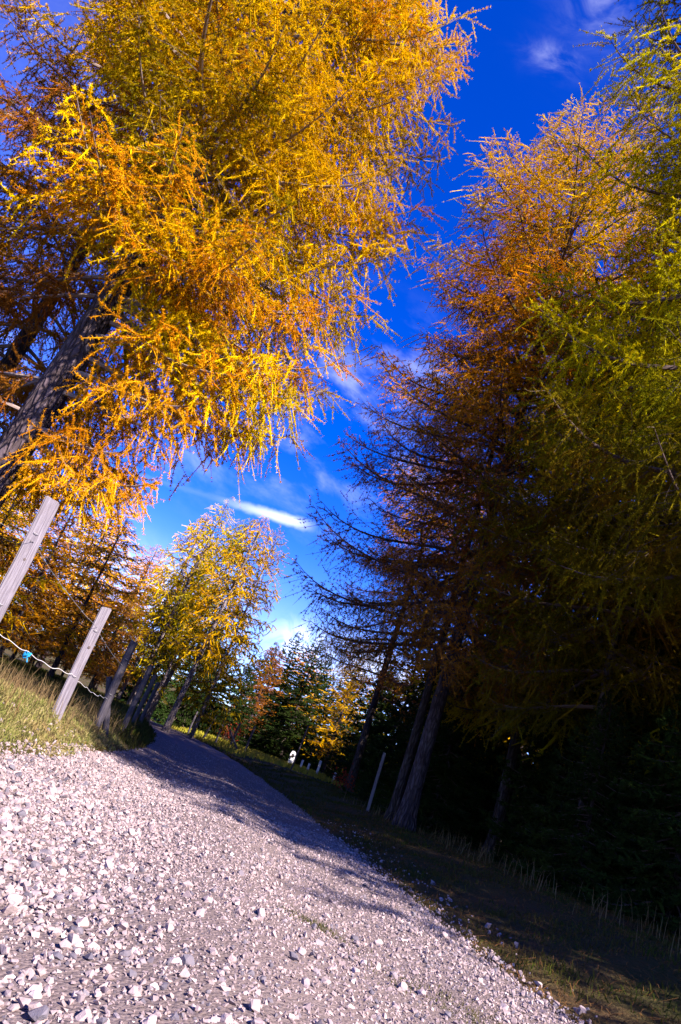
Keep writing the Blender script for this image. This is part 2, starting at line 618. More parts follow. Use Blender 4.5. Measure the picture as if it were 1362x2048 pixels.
def rand_rot(n, r, flat=0.5):
    """random yaw with limited tilt"""
    yaw = r.uniform(0, 2 * math.pi, n)
    tx = r.normal(0, flat, n)
    ty = r.normal(0, flat, n)
    cz, sz = np.cos(yaw), np.sin(yaw)
    cx, sx = np.cos(tx), np.sin(tx)
    cy, sy = np.cos(ty), np.sin(ty)
    o = np.zeros(n)
    e = np.ones(n)
    Rz = np.stack([cz, -sz, o, sz, cz, o, o, o, e], -1).reshape(n, 3, 3)
    Rx = np.stack([e, o, o, o, cx, -sx, o, sx, cx], -1).reshape(n, 3, 3)
    Ry = np.stack([cy, o, sy, o, e, o, -sy, o, cy], -1).reshape(n, 3, 3)
    return Rz @ Ry @ Rx


def scatter_rocks(pos, size, shapes, r):
    Vs, Fs, Ts = [], [], []
    off = 0
    which = r.integers(0, len(shapes), len(pos))
    for i, (V, F) in enumerate(shapes):
        s = np.nonzero(which == i)[0]
        if not len(s):
            continue
        R = rand_rot(len(s), r)
        W = np.einsum('nij,vj->nvi', R, V) * size[s][:, None, None] + pos[s][:, None]
        Vs.append(W.reshape(-1, 3))
        Fs.append((F[None] + (np.arange(len(s)) * len(V))[:, None, None] + off).reshape(-1, 3))
        tone = r.uniform(0, 1, len(s))
        Ts.append(np.repeat(tone, len(V)))
        off += len(s) * len(V)
    return np.concatenate(Vs), np.concatenate(Fs), np.concatenate(Ts)


CAMP = np.array([0, 0, CAM_H])
cf, cr, cu = (np.array(v[:]) for v in (_f, _r, _u))


def project(p):
    """which part of the photograph a point falls in, used only to skip what the photo cannot show"""
    d = p - CAMP
    c = d @ cf
    c = np.where(c < 0.05, 0.05, c)
    return 681 + 1365 * (d @ cr) / c, 1024 - 1365 * (d @ cu) / c


def in_view(p, margin=120):
    x, y = project(p)
    return (x > -margin) & (x < 1362 + margin) & (y > -margin) & (y < 2048 + margin) & ((p - CAMP) @ cf > 0.1)


def road_points(n, y0, y1, r, edge=0.0):
    y = r.uniform(y0, y1, n)
    d = r.uniform(-1, 1, n) * (road_hw(y) + edge)
    return road_x(y) + d, y, d


r = np.random.default_rng(31)
big_p, big_s = [], []
# coarse stones: heaped on the left side and along the right edge
x, y, d = road_points(74000, 1.2, 9.0, r, 0.18)
clump = vnoise(x, y, 0.45, 61) * 0.5 + vnoise(x, y, 1.4, 62) * 0.5
dens = 0.20 + 0.85 * smooth01(-0.05, -0.65, d + 0.35 * clump) + 0.32 * smooth01(0.8, 1.35, d + 0.2 * clump) + 0.10 * (clump > 0.25)
dens *= np.where(y > 5, 0.55, 1.0)
keep = r.uniform(0, 1, len(x)) < dens * 0.74
x, y, d = x[keep], y[keep], d[keep]
sz = np.clip(0.0090 * np.exp(r.normal(0, 0.46, len(x))), 0.004, 0.026)
sz *= 1 + 0.25 * smooth01(-0.3, -1.2, d)
z = np.where(np.abs(d) < road_hw(y), road_z(x, y), land_z(x, y))
P = np.stack([x, y, z + sz * r.uniform(-0.20, 0.55, len(x))], -1)
v = in_view(P, 420)
P, sz = P[v], sz[v]
# the 300 that show largest are stones of their own
dist = np.linalg.norm(P - CAMP, axis=1)
px, py = project(P)
score = sz / dist * ((px > 0) & (px < 1362) & (py > 0) & (py < 2048))
order = np.argsort(-score)
own, rest = order[:300], order[300:]
stone_meshes = []
for i in range(10):
    V, F = rock_shape(18, 300 + i)
    stone_meshes.append(mesh_np('stone', V, F, [M['loose']]))
Rm = rand_rot(300, r, 0.35)
for j, i in enumerate(own):
    o = link('stone', stone_meshes[j % 10], road)
    mt = Matrix(Rm[j].tolist()).to_4x4() @ Matrix.Scale(float(sz[i]) * 1.08, 4)
    mt.translation = Vector(P[i])
    o.matrix_local = mt
V1, F1, T1 = scatter_rocks(P[rest], sz[rest], ROCK_HI, r)

# finer chippings over the whole width, thinning with distance
parts = [(V1, F1, T1)]
for n, y0, y1, s0 in ((42000, 1.2, 4.2, 0.0062), (30000, 4.2, 9.0, 0.0080), (12000, 9.0, 22.0, 0.011)):
    x, y, d = road_points(n, y0, y1, r, 0.05)
    clump = vnoise(x, y, 0.8, 71)
    keep = r.uniform(0, 1, n) < 0.72 + 0.35 * clump
    x, y = x[keep], y[keep]
    s = np.clip(s0 * np.exp(r.normal(0, 0.38, len(x))), 0.0025, 0.03)
    P2 = np.stack([x, y, road_z(x, y) + s * 0.2], -1)
    v = in_view(P2, 260)
    parts.append(scatter_rocks(P2[v], s[v], ROCK_LO, r))
# stray stones on the foot of the banks
x = np.concatenate([road_x(np.full(900, 5.0)) - r.uniform(1.5, 2.1, 900), r.uniform(1.4, 2.1, 500)])
y = np.concatenate([r.uniform(2.5, 9, 900), r.uniform(3, 12, 500)])
s = np.clip(0.013 * np.exp(r.normal(0, 0.45, len(x))), 0.005, 0.04)
P3 = np.stack([x, y, land_z(x, y) + s * 0.3], -1)
keep = r.uniform(0, 1, len(x)) < 0.6
parts.append(scatter_rocks(P3[keep], s[keep], ROCK_HI, r))
Vs, Fs, Ts = [], [], []
off = 0
for V, F, T in parts:
    Vs.append(V)
    Fs.append(F + off)
    Ts.append(T)
    off += len(V)
gravel = link('gravel', mesh_np('gravel', np.concatenate(Vs), np.concatenate(Fs), [M['stone']], tone=np.concatenate(Ts)))
kind(gravel, 'stuff')
gravel['label'] = 'pale pinkish limestone gravel strewn over the track'
gravel['category'] = 'gravel'


# ------------------------------------------------------------------ grass
def blades(pos, h, w, r, lean=0.55, droop=0.35):
    n = len(pos)
    a = r.uniform(0, 2 * math.pi, n)
    side = np.stack([np.cos(a), np.sin(a), np.zeros(n)], -1)
    b = r.uniform(0, 2 * math.pi, n)
    ld = np.stack([np.cos(b), np.sin(b), np.zeros(n)], -1) * (np.abs(r.normal(0, lean, n)))[:, None]
    upv = np.array([0, 0, 1.0])
    h = h[:, None]
    w = w[:, None]
    p0 = pos
    p1 = pos + (upv * 0.55 + ld * 0.35) * h
    p2 = pos + (upv * (1.0 - droop * np.linalg.norm(ld, axis=1, keepdims=True)) + ld * 1.0) * h
    V = np.stack([p0 - side * w, p0 + side * w, p1 + side * w * 0.8, p1 - side * w * 0.8, p2], 1)
    base = (np.arange(n) * 5)[:, None]
    Q = base + np.array([[0, 1, 2, 3]])
    T = base + np.array([[3, 2, 4]])
    tone = np.repeat(np.clip(r.normal(0.5, 0.28, n), 0, 1), 5)
    return V.reshape(-1, 3), Q, T, tone


def grass_object(name, label, pos, h, w, mat, r, **kw):
    V, Q, T, tone = blades(pos, h, w, r, **kw)
    o = link(name, mesh_np(name, V, [Q, T], [mat], tone=tone))
    kind(o, 'stuff')
    o['label'] = label
    o['category'] = 'grass'
    return o


r = np.random.default_rng(41)


def bank_points(n, y0, y1, d0, d1, r, power=1.0):
    y = y0 + (y1 - y0) * r.uniform(0, 1, n) ** power
    d = r.uniform(d0, d1, n)
    x = road_x(y) + np.sign(d) * road_hw(y) + d
    return x, y


# left bank: short mixed turf
x, y = bank_points(150000, 3.0, 13.0, -2.8, 0.0, r, 1.4)
e = -(x - road_x(y)) - road_hw(y)
cl = vnoise(x, y, 0.9, 81)
keep = r.uniform(0, 1, len(x)) < np.clip(smooth01(0.02, 0.35, e + 0.15 * cl) * (0.75 + 0.4 * cl), 0, 1)
P = np.stack([x, y, land_z(x, y) - 0.005], -1)
keep &= in_view(P, 380)
P = P[keep]
h = np.clip(r.normal(0.040, 0.018, len(P)), 0.012, 0.11) * (1 + 0.5 * vnoise(P[:, 0], P[:, 1], 0.6, 82))
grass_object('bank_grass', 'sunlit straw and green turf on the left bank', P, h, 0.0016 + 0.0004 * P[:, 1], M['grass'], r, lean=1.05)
# taller stalks
x, y = bank_points(2600, 3.6, 14.0, -3.0, -0.3, r)
P = np.stack([x, y, land_z(x, y)], -1)
P = P[in_view(P, 380)]
h = r.uniform(0.12, 0.38, len(P))
grass_object('dry_stalks', 'long bleached grass stalks around the fence posts', P, h, 0.0012 + 0.0003 * P[:, 1], M['straw'], r, lean=0.5)
# left field beyond the fence and far left verge
x, y = bank_points(46000, 12.0, 40.0, -9.0, 0.05, r, 1.2)
P = np.stack([x, y, land_z(x, y)], -1)
P = P[in_view(P, 200)]
h = r.uniform(0.06, 0.22, len(P))
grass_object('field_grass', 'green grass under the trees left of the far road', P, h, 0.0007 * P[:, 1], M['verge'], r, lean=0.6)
# right verge
x, y = bank_points(110000, 2.6, 26.0, 0.0, 5.0, r, 1.9)
e = (x - road_x(y)) - road_hw(y)
cl = vnoise(x, y, 0.6, 83)
keep = r.uniform(0, 1, len(x)) < np.clip(smooth01(0.0, 0.4, e + 0.25 * cl) * (0.35 + 0.9 * cl), 0, 1)
P = np.stack([x, y, land_z(x, y) - 0.004], -1)
keep &= in_view(P, 380)
P = P[keep]
h = np.clip(r.normal(0.038, 0.02, len(P)), 0.012, 0.12) * (1 + 0.6 * vnoise(P[:, 0], P[:, 1], 0.5, 84))
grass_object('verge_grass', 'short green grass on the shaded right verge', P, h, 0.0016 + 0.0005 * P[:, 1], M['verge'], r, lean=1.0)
x, y = bank_points(900, 4.5, 18.0, 1.8, 5.5, r)
cl = vnoise(x, y, 0.35, 85)
P = np.stack([x, y, land_z(x, y)], -1)[cl > -0.15]
P = P[in_view(P, 380)]
h = r.uniform(0.10, 0.38, len(P))
grass_object('dry_stalks', 'tall dry grass standing in the shade of the right wood', P, h, 0.0012 + 0.0003 * P[:, 1], M['straw'], r, lean=0.35)
# moss and grass tufts in the worn track
cs_ = [(0.55, 3.55, 0.07), (0.95, 3.15, 0.11), (1.22, 2.95, 0.09)]
Q = np.concatenate([np.stack([r.normal(a, s_ * 1.3, 420), r.normal(b, s_ * 0.9, 420)], -1) for a, b, s_ in cs_])
P = np.stack([Q[:, 0], Q[:, 1], road_z(Q[:, 0], Q[:, 1]) - 0.003], -1)
grass_object('track_moss', 'thin mossy tufts growing in the worn gravel', P, r.uniform(0.008, 0.028, len(P)), np.full(len(P), 0.0016), M['verge'], r, lean=1.1)
# fallen needles and twigs on the verges
x, y = bank_points(16000, 2.6, 16.0, -0.2, 4.5, r, 1.6)
P = np.stack([x, y, land_z(x, y) + 0.006], -1)
P = P[in_view(P, 200)]
grass_object('needle_litter', 'fallen brown needles and twigs scattered on the right verge', P, r.uniform(0.012, 0.045, len(P)), 0.0014 + 0.0003 * P[:, 1], M['litter'], r, lean=4.0, droop=0.25)
# sunny meadow beyond the bend
yy = r.uniform(27, 62, 42000)
xx = r.uniform(-6, 14, 42000)
keep = (xx - road_x(yy)) > road_hw(yy) + 0.3
P = np.stack([xx, yy, land_z(xx, yy)], -1)[keep]
P = P[in_view(P, 200)]
h = r.uniform(0.06, 0.22, len(P))
grass_object('meadow_grass', 'yellow green meadow grass in the sun beyond the road bend', P, h, 0.0007 * P[:, 1], M['meadow'], r)


# ------------------------------------------------------------------ larch boughs
def make_bough(seed, L, lod, leafy=1.0, style='larch'):
    """one bough along +X, Z up: limb, side shoots, hanging twigs, needle tufts.
    returns dict with wood (V,F,tone) and needles (V,F,tone)"""
    r = np.random.default_rng(seed)
    spacing, per, nl, nw, tw, step3, wood3, core, rings = {
        'A': (0.015, 8, 0.033, 0.0034, 0.0022, 0.080, 3, 0.0056, 7),
        'B': (0.028, 7, 0.040, 0.0050, 0.0030, 0.100, 3, 0.0080, 6),
        'C': (0.080, 5, 0.075, 0.0130, 0.0060, 0.155, 3, 0.0200, 4)}[lod]
    if style == 'spruce':
        nl, nw, core, spacing = 0.11, 0.025, 0.038, 0.07
    m = 14
    t = np.linspace(0, 1, m)
    sag = r.uniform(0.10, 0.24) if style == 'larch' else r.uniform(0.16, 0.3)
    axis_p = np.stack([L * t * (1 - 0.05 * t),
                       L * 0.05 * np.sin(t * r.uniform(2, 5) + r.uniform(0, 6)) * t,
                       L * (-sag * np.sin(t * math.pi * 0.8) * t + (0.30 * sag + r.uniform(0.02, 0.10)) * t ** 4)], -1)
    axis_r = (0.011 + 0.0085 * L) * (1 - t) ** 0.8 + 0.003

    def on_axis(s):
        return np.stack([np.interp(s, t, axis_p[:, i]) for i in range(3)], -1)
    wV, wF, wT = [], [], []
    off = 0

    def add_wood(P, R, sides, tone):
        nonlocal off
        V, F = tubes(P, R, sides)
        wV.append(V)
        wF.append(F + off)
        wT.append(np.full(len(V), tone) if np.isscalar(tone) else tone)
        off += len(V)
    add_wood(axis_p[None], axis_r[None], 6 if lod != 'C' else 4, 0.35)
    # side shoots
    n2 = int(L / 0.105) if lod != 'C' else int(L / 0.16)
    s2 = np.clip(np.linspace(0.10, 0.985, n2) + r.normal(0, 0.01, n2), 0.05, 0.995)
    sgn = np.where(np.arange(n2) % 2, 1.0, -1.0)
    wide = 0.42 if style == 'larch' else 0.5
    l2 = (0.16 + wide * L * (1 - s2) ** 0.75 * smooth01(-0.1, 0.35, s2)) * r.uniform(0.45, 1.15, n2)
    l2 = np.minimum(l2, 1.7)
    ang = np.radians(r.normal(56, 14, n2)) * sgn
    d2 = np.stack([np.cos(ang), np.sin(ang), r.normal(0.02, 0.22, n2)], -1)
    d2 = unit(d2)
    p2 = on_axis(np.clip(s2, 0, 1))
    q = np.linspace(0, 1, 7)
    g2 = r.uniform(0.12, 0.50, n2)
    up2 = r.uniform(0.0, 0.38, n2)
    P2 = p2[:, None] + l2[:, None, None] * (d2[:, None] * q[None, :, None])
    P2[..., 2] += l2[:, None] * (-g2[:, None] * q ** 1.6 + up2[:, None] * q ** 3.5)
    bend = r.normal(0, 0.20, n2)
    side2 = np.stack([-d2[:, 1], d2[:, 0], np.zeros(n2)], -1)
    P2 += side2[:, None] * (l2[:, None] * (bend[:, None] * q ** 2 + 0.05 * np.sin(q[None] * 5 + r.uniform(0, 6, (n2, 1))) * q))[..., None]
    P2[..., 2] += l2[:, None] * 0.05 * np.sin(q[None] * 4.5 + r.uniform(0, 6, (n2, 1))) * q
    R2 = (0.0035 + 0.0030 * l2)[:, None] * (1 - 0.75 * q)[None] * (1.0 if lod != 'C' else 1.6)
    add_wood(P2, R2, 4 if lod != 'C' else 3, 0.55)
    # twigs on shoots and on the limb itself
    cnt = np.maximum(2, (l2 / step3).astype(int))
    owner = np.repeat(np.arange(n2), cnt)
    s3 = r.uniform(0.06, 1.0, len(owner))
    seg = np.clip((s3 * 6).astype(int), 0, 5)
    fr = s3 * 6 - seg
    st = P2[owner, seg] * (1 - fr)[:, None] + P2[owner, seg + 1] * fr[:, None]
    dr = unit(P2[owner, seg + 1] - P2[owner, seg])
    na = int(L / step3 * 0.9)
    sa = r.uniform(0.12, 1.0, na)
    st = np.concatenate([st, on_axis(sa)])
    dr = np.concatenate([dr, unit(on_axis(np.clip(sa + 0.02, 0, 1.02)) - on_axis(np.clip(sa - 0.02, 0, 1)))])
    n3 = len(st)
    perp = unit(np.cross(dr, np.array([0, 0, 1.0])))
    sg = r.choice([-1.0, 1.0], n3)
    hang = r.uniform(0, 1, n3) < (0.62 if style == 'larch' else 0.2)
    l3 = np.where(hang, r.uniform(0.14, 0.46, n3), r.uniform(0.08, 0.30, n3))
    if style != 'larch':
        l3 = r.uniform(0.10, 0.34, n3)
    d3 = np.where(hang[:, None],
                  dr * r.uniform(0.1, 0.8, (n3, 1)) + perp * (sg * r.uniform(0.1, 0.7, n3))[:, None] + np.array([0, 0, -0.35]),
                  dr * r.uniform(0.4, 1.0, (n3, 1)) + perp * (sg * r.uniform(0.3, 0.9, n3))[:, None] + np.array([0, 0, 0.10]))
    d3 = unit(d3 + r.normal(0, 0.15, (n3, 3)))
    g3 = np.where(hang, r.uniform(0.3, 0.85, n3), r.uniform(-0.30, 0.25, n3))
    w = np.linspace(0, 1, 5)
    P3 = st[:, None] + l3[:, None, None] * (d3[:, None] * w[None, :, None])
    P3[..., 2] -= (l3 * g3)[:, None] * w ** 1.7
    curl = r.normal(0, 0.24, (n3, 2))
    P3[..., 0] += (l3 * curl[:, 0])[:, None] * w ** 2
    P3[..., 1] += (l3 * curl[:, 1])[:, None] * w ** 2
    tipup = r.uniform(0.0, 0.28, n3)
    P3[..., 2] += (l3 * tipup)[:, None] * w ** 4
    R3 = tw * (1 - 0.6 * w)[None] * r.uniform(0.7, 1.2, (n3, 1))
    tone3 = np.clip(r.normal(0.5, 0.27, n3), 0, 1)
    add_wood(P3, R3, wood3, np.repeat(np.clip(r.normal(0.6, 0.3, n3), 0, 1), 5 * wood3))
    # needle tufts on twigs, and on the outer part of the shoots
    leafp = np.clip(leafy * (0.25 + 1.0 * r.uniform(0, 1, n3) ** 0.7), 0, 1)
    nt = np.maximum(1, (l3 / spacing * leafp)).astype(int)
    own3 = np.repeat(np.arange(n3), nt)
    sn = r.uniform(0.03, 1.02, len(own3))
    sg4 = np.clip((sn * 4).astype(int), 0, 3)
    f4 = (sn * 4 - sg4)[:, None]
    c = P3[own3, sg4] * (1 - f4) + P3[own3, sg4 + 1] * f4
    dd = unit(P3[own3, sg4 + 1] - P3[own3, sg4])
    tn = tone3[own3]
    nt2 = np.maximum(1, (l2 / spacing * 0.8 * leafy)).astype(int)
    o2 = np.repeat(np.arange(n2), nt2)
    sb = r.uniform(0.15, 1.02, len(o2))
    sg2 = np.clip((sb * 6).astype(int), 0, 5)
    f2 = (sb * 6 - sg2)[:, None]
    c = np.concatenate([c, P2[o2, sg2] * (1 - f2) + P2[o2, sg2 + 1] * f2])
    dd = np.concatenate([dd, unit(P2[o2, sg2 + 1] - P2[o2, sg2])])
    tn = np.concatenate([tn, np.clip(r.normal(0.4, 0.2, len(o2)), 0, 1)])
    # the dense heart of each needled twig
    has = np.nonzero((leafp > 0.42) & (r.uniform(0, 1, n3) < np.clip(leafy * 1.1, 0, 1)))[0]
    wq = np.linspace(0.04, 1.0, rings)
    sgq = np.clip((wq * 4).astype(int), 0, 3)
    fq = (wq * 4 - sgq)[None, :, None]
    CP = P3[has][:, sgq] * (1 - fq) + P3[has][:, sgq + 1] * fq
    CR = core * r.uniform(0.45, 1.35, (len(has), rings)) * np.clip(leafy, 0.5, 1.0)
    CR[:, 0] *= 0.4
    CR[:, -1] *= 0.25
    cV, cF = tubes(CP, CR, 4 if lod == 'A' else 3)
    cF = quads_to_tris(cF)
    cT = np.repeat(np.clip(tone3[has] + 0.12, 0, 1), rings * (4 if lod == 'A' else 3))
    nT = len(c)
    C = np.repeat(c, per, 0)
    D = np.repeat(dd, per, 0)
    rad = r.normal(size=(nT * per, 3))
    rad -= D * np.sum(rad * D, 1, keepdims=True)
    rad = unit(rad)
    nd = unit(rad + D * r.uniform(0.15, 1.0, (nT * per, 1)))
    ln = nl * r.uniform(0.6, 1.15, (nT * per, 1))
    sd = unit(np.cross(nd, r.normal(size=(nT * per, 3)))) * nw
    # needle: a slim triangle, widest just off its base
    V = np.stack([C + nd * ln * 0.1 - sd, C + nd * ln * 0.1 + sd, C + nd * ln], 1).reshape(-1, 3)
    F = np.arange(len(V)).reshape(-1, 3)
    T = np.repeat(np.clip(np.repeat(tn, per) + r.normal(0, 0.10, nT * per), 0, 1), 3)
    F = np.concatenate([F, cF + len(V)])
    V = np.concatenate([V, cV])
    T = np.concatenate([T, cT])
    return dict(wood=(np.concatenate(wV), np.concatenate(wF), np.concatenate(wT)), leaf=(V, F, T), L=L)


def bough_mesh(b, name='bough'):
    Vw, Fw, Tw = b['wood']
    Vn, Fn, Tn = b['leaf']
    mi = np.concatenate([np.zeros(len(Fw)), np.ones(len(Fn))])
    return mesh_np(name, np.concatenate([Vw, Vn]), [Fw, Fn + len(Vw)], [M['twig'], M['gold']], mi, np.concatenate([Tw, Tn]))


BOUGHS = {}          # (lod, size class) -> list of (mesh, length)
for lod, spec in (('A', ((3.6, 2), (2.3, 2), (1.2, 1))), ('B', ((3.6, 2), (2.3, 2), (1.2, 1)))):
    BOUGHS[lod] = []
    for L, n in spec:
        for i in range(n):
            b = make_bough(1000 + int(L * 100) + i + ord(lod), L, lod)
            BOUGHS[lod].append((bough_mesh(b), L))
BOUGHS['S'] = [(bough_mesh(make_bough(1500 + i, L, 'B', leafy=0.55)), L) for i, L in enumerate((3.8, 3.2, 2.2, 1.3))]
print('bough tris', {k: [len(m.polygons) for m, _ in v] for k, v in BOUGHS.items()})


def trunk_mesh(name, H, r0, seed, mat, lean=(0, 0), bow=0.15, sides=20, rings=60, flare=0.38):
    r = np.random.default_rng(seed)
    t = np.linspace(0, 1, rings) ** 1.25
    zz = t * H - 0.25 * (1 - smooth01(0, 0.05, t))
    cx = lean[0] * zz + bow * np.sin(t * 3.0 + r.uniform(0, 6)) * t
    cy = lean[1] * zz + bow * np.sin(t * 2.5 + r.uniform(0, 6)) * t
    rad = r0 * (1 - t) ** 0.85 * 0.93 + 0.012 + r0 * flare * np.exp(-np.clip(zz, 0, None) / 0.28)
    a = np.arange(sides) * 2 * math.pi / sides
    ridge = 1 + 0.16 * np.sin(a * 5 + r.uniform(0, 6))[None] * np.exp(-zz / 0.7)[:, None] \
        + 0.035 * r.normal(size=(rings, sides)) + 0.03 * np.sin(a * 3 + 1)[None]
    R = rad[:, None] * ridge
    V = np.stack([cx[:, None] + R * np.cos(a), cy[:, None] + R * np.sin(a), np.repeat(zz[:, None], sides, 1)], -1)
    idx = np.arange(rings * sides).reshape(rings, sides)
    A, B = idx[:-1], idx[1:]
    F = np.stack([A, np.roll(A, -1, 1), np.roll(B, -1, 1), B], -1).reshape(-1, 4)
    me = mesh_np(name, V.reshape(-1, 3), F, [mat], smooth=True)
    return me, (lambda z: np.array([np.interp(z, zz, cx), np.interp(z, zz, cy), z])), (lambda z: np.interp(z, zz, rad))


PI = math.pi


def larch(label, x, y, H, r0, prof, n, leaf, lod='A', base=2.0, lean=(0, 0), seed=1, bark='bark', twig='twig',
          group=None, leaf_fn=None, lod_fn=None, droop=0.0, extra=(), size=1.0, skip=None):
    """prof: list of (height, reach)"""
    r = np.random.default_rng(seed)
    root = empty('larch_tree', (x, y, float(land_z(x, y))))
    tag(root, label, 'tree', group)
    me, cen, rr = trunk_mesh('trunk', H, r0, seed, M[bark], lean, flare=0.55)
    link('trunk', me, root)
    crown = empty('crown', (0, 0, 0))
    crown.parent = root
    pz, pr = zip(*prof)
    zs = base + (H - 0.3 - base) * (np.arange(n) + 0.5) / n
    zs = zs + r.normal(0, 0.12, n)
    az = (np.arange(n) * 2.39996 + r.uniform(0, 6.28)) + r.normal(0, 0.25, n)
    spec = [(z, a, float(np.interp(z, pz, pr)) * r.uniform(0.72, 1.1), None) for z, a in zip(zs, az) if not (skip and skip(z, a))] + list(extra)
    for z, a, reach, pitch in spec:
        lo = lod_fn(z, a) if lod_fn else lod
        pool = BOUGHS[lo]
        best = sorted(pool, key=lambda q: abs(math.log(q[1] * size / max(reach, 0.2))))[:2]
        mesh, L = best[int(r.integers(0, 2))]
        sc = reach / L
        if pitch is None:
            f = (z - base) / max(H - base, 1)
            pitch = math.radians(-4 + 38 * f ** 1.6) + r.normal(0, 0.09) - droop * (1 - f)
        c = cen(z)
        o = link('bough', mesh, crown)
        k_ = rr(z) * 0.6
        o.location = (c[0] + math.cos(a) * k_, c[1] + math.sin(a) * k_, z)
        o.rotation_euler = (r.normal(0, 0.18), -pitch, a)
        o.scale = (sc, sc * r.choice([-1, 1]) * r.uniform(0.9, 1.15), (0.5 + 0.5 * sc) * r.uniform(0.9, 1.15))
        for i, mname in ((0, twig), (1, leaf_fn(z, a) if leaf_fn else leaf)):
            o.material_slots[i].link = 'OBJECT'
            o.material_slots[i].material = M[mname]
    return root


# --- the big golden larch leaning over the track from the left
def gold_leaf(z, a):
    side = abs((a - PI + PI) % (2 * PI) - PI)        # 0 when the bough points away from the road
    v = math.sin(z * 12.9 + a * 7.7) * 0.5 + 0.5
    if side < 0.95 and z < 9.5:  # shaded side of the crown: shade painted in with browner needles
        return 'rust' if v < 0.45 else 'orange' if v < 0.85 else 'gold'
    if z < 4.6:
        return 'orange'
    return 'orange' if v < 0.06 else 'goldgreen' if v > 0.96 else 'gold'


def gold_skip(z, a):
    d = abs((a + 1.45 + PI) % (2 * PI) - PI)
    e = abs((a + PI) % (2 * PI) - PI)
    f = abs((a - PI + PI) % (2 * PI) - PI)
    return (z < 5.3 and d < 0.8) or (z < 5.2 and e < 1.0) or (f < 1.2 and z < 13 and math.sin(z * 31.7 + a) > 0.62)


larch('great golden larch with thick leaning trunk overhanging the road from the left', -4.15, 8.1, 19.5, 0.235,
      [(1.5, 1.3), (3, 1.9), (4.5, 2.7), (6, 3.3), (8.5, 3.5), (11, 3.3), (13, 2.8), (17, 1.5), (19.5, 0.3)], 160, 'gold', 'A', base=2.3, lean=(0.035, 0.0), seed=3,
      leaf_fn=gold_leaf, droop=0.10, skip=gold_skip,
      extra=[(2.4, -0.5, 1.9, 0.0), (2.7, -0.3, 2.1, -0.05), (9.5, -2.4, 3.2, 0.05), (10.5, -2.0, 3.2, 0.08), (11.5, -2.6, 3.0, 0.1), (10.0, 3.0, 3.2, 0.05), (12.0, -1.9, 2.8, 0.1), (8.6, -2.8, 3.4, 0.0), (11.0, 2.6, 3.0, 0.1), (13.0, -2.3, 2.8, 0.15), (12.5, 2.9, 2.8, 0.1), (9.0, -2.1, 3.2, 0.0),
             (2.9, -0.5, 1.8, 0.0), (3.5, -0.3, 2.2, -0.05), (3.8, -0.45, 2.3, -0.06), (4.1, 0.05, 2.6, -0.10), (4.4, -0.45, 2.8, -0.08), (4.7, -0.1, 3.1, -0.10), (4.9, 0.35, 3.2, -0.10), (5.1, -0.3, 3.2, -0.08),
             (3.0, 1.2, 2.0, 0.0), (3.9, 2.2, 2.4, 0.0), (5.0, 0.0, 3.3, -0.06), (5.5, -0.7, 2.8, -0.05), (5.6, 0.3, 3.2, -0.06),
             (5.9, -0.3, 3.4, -0.06), (6.6, 0.05, 3.5, -0.05), (7.4, -0.5, 3.4, -0.03), (8.2, -0.1, 3.5, 0.0), (9.0, -0.45, 3.4, 0.0), (9.8, 0.1, 3.4, 0.05), (10.8, -0.3, 3.2, 0.08), (11.8, -0.05, 3.0, 0.1),
             (6.0, -1.25, 2.4, 0.0), (6.9, -1.6, 2.6, 0.0), (7.7, -1.1, 2.7, 0.05), (8.6, -1.5, 2.6, 0.05)])
larch('dark trunked larch close behind the great golden larch at the left edge', -7.3, 12.5, 19.0, 0.20,
      [(1.5, 2.2), (5, 3.2), (10, 3.2), (15, 2.2), (19, 0.3)], 110, 'rust', 'B', base=2.4, lean=(0.02, 0), seed=4, droop=0.1, bark='bark_dark')

# --- the wood on the right
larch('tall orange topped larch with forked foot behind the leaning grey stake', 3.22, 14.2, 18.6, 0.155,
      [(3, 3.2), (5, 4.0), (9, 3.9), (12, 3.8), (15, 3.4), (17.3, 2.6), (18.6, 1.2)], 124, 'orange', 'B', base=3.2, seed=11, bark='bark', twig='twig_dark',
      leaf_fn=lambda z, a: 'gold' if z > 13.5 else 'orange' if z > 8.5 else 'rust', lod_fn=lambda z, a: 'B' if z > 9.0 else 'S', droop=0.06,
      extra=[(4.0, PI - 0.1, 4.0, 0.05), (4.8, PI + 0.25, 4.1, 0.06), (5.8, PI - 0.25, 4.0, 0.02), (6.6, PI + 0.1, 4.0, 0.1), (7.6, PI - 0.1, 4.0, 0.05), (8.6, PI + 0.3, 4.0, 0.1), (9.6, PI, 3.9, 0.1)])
larch('slimmer rusty stem grown up beside the forked larch', 3.12, 15.0, 16.0, 0.095,
      [(3, 2.0), (8, 2.8), (13, 2.2), (18, 0.3)], 60, 'rust', 'B', base=4.5, lean=(-0.005, 0.01), seed=12, bark='bark_dark', twig='twig_dark', droop=0.05,
      lod_fn=lambda z, a: 'B' if z > 9 else 'S')
larch('sparse rust brown larch at the far end of the right wood', 3.45, 24.5, 14.0, 0.14,
      [(3, 2.8), (7, 3.4), (11, 2.2), (15, 0.3)], 56, 'rust', 'S', base=3.0, lean=(-0.01, 0), seed=13, bark='bark_dark', twig='twig_dark',
      leaf_fn=lambda z, a: 'orange' if z > 9 else 'rust', lod_fn=lambda z, a: 'B' if z > 8 else 'S')
larch('olive larch with dappled trunk right of the forked larch', 5.7, 16.2, 16.5, 0.14,
      [(2, 2.6), (7, 3.2), (12, 2.6), (18, 0.3)], 66, 'goldgreen', 'B', base=3.0, seed=14, bark='bark_dark', twig='twig_dark')
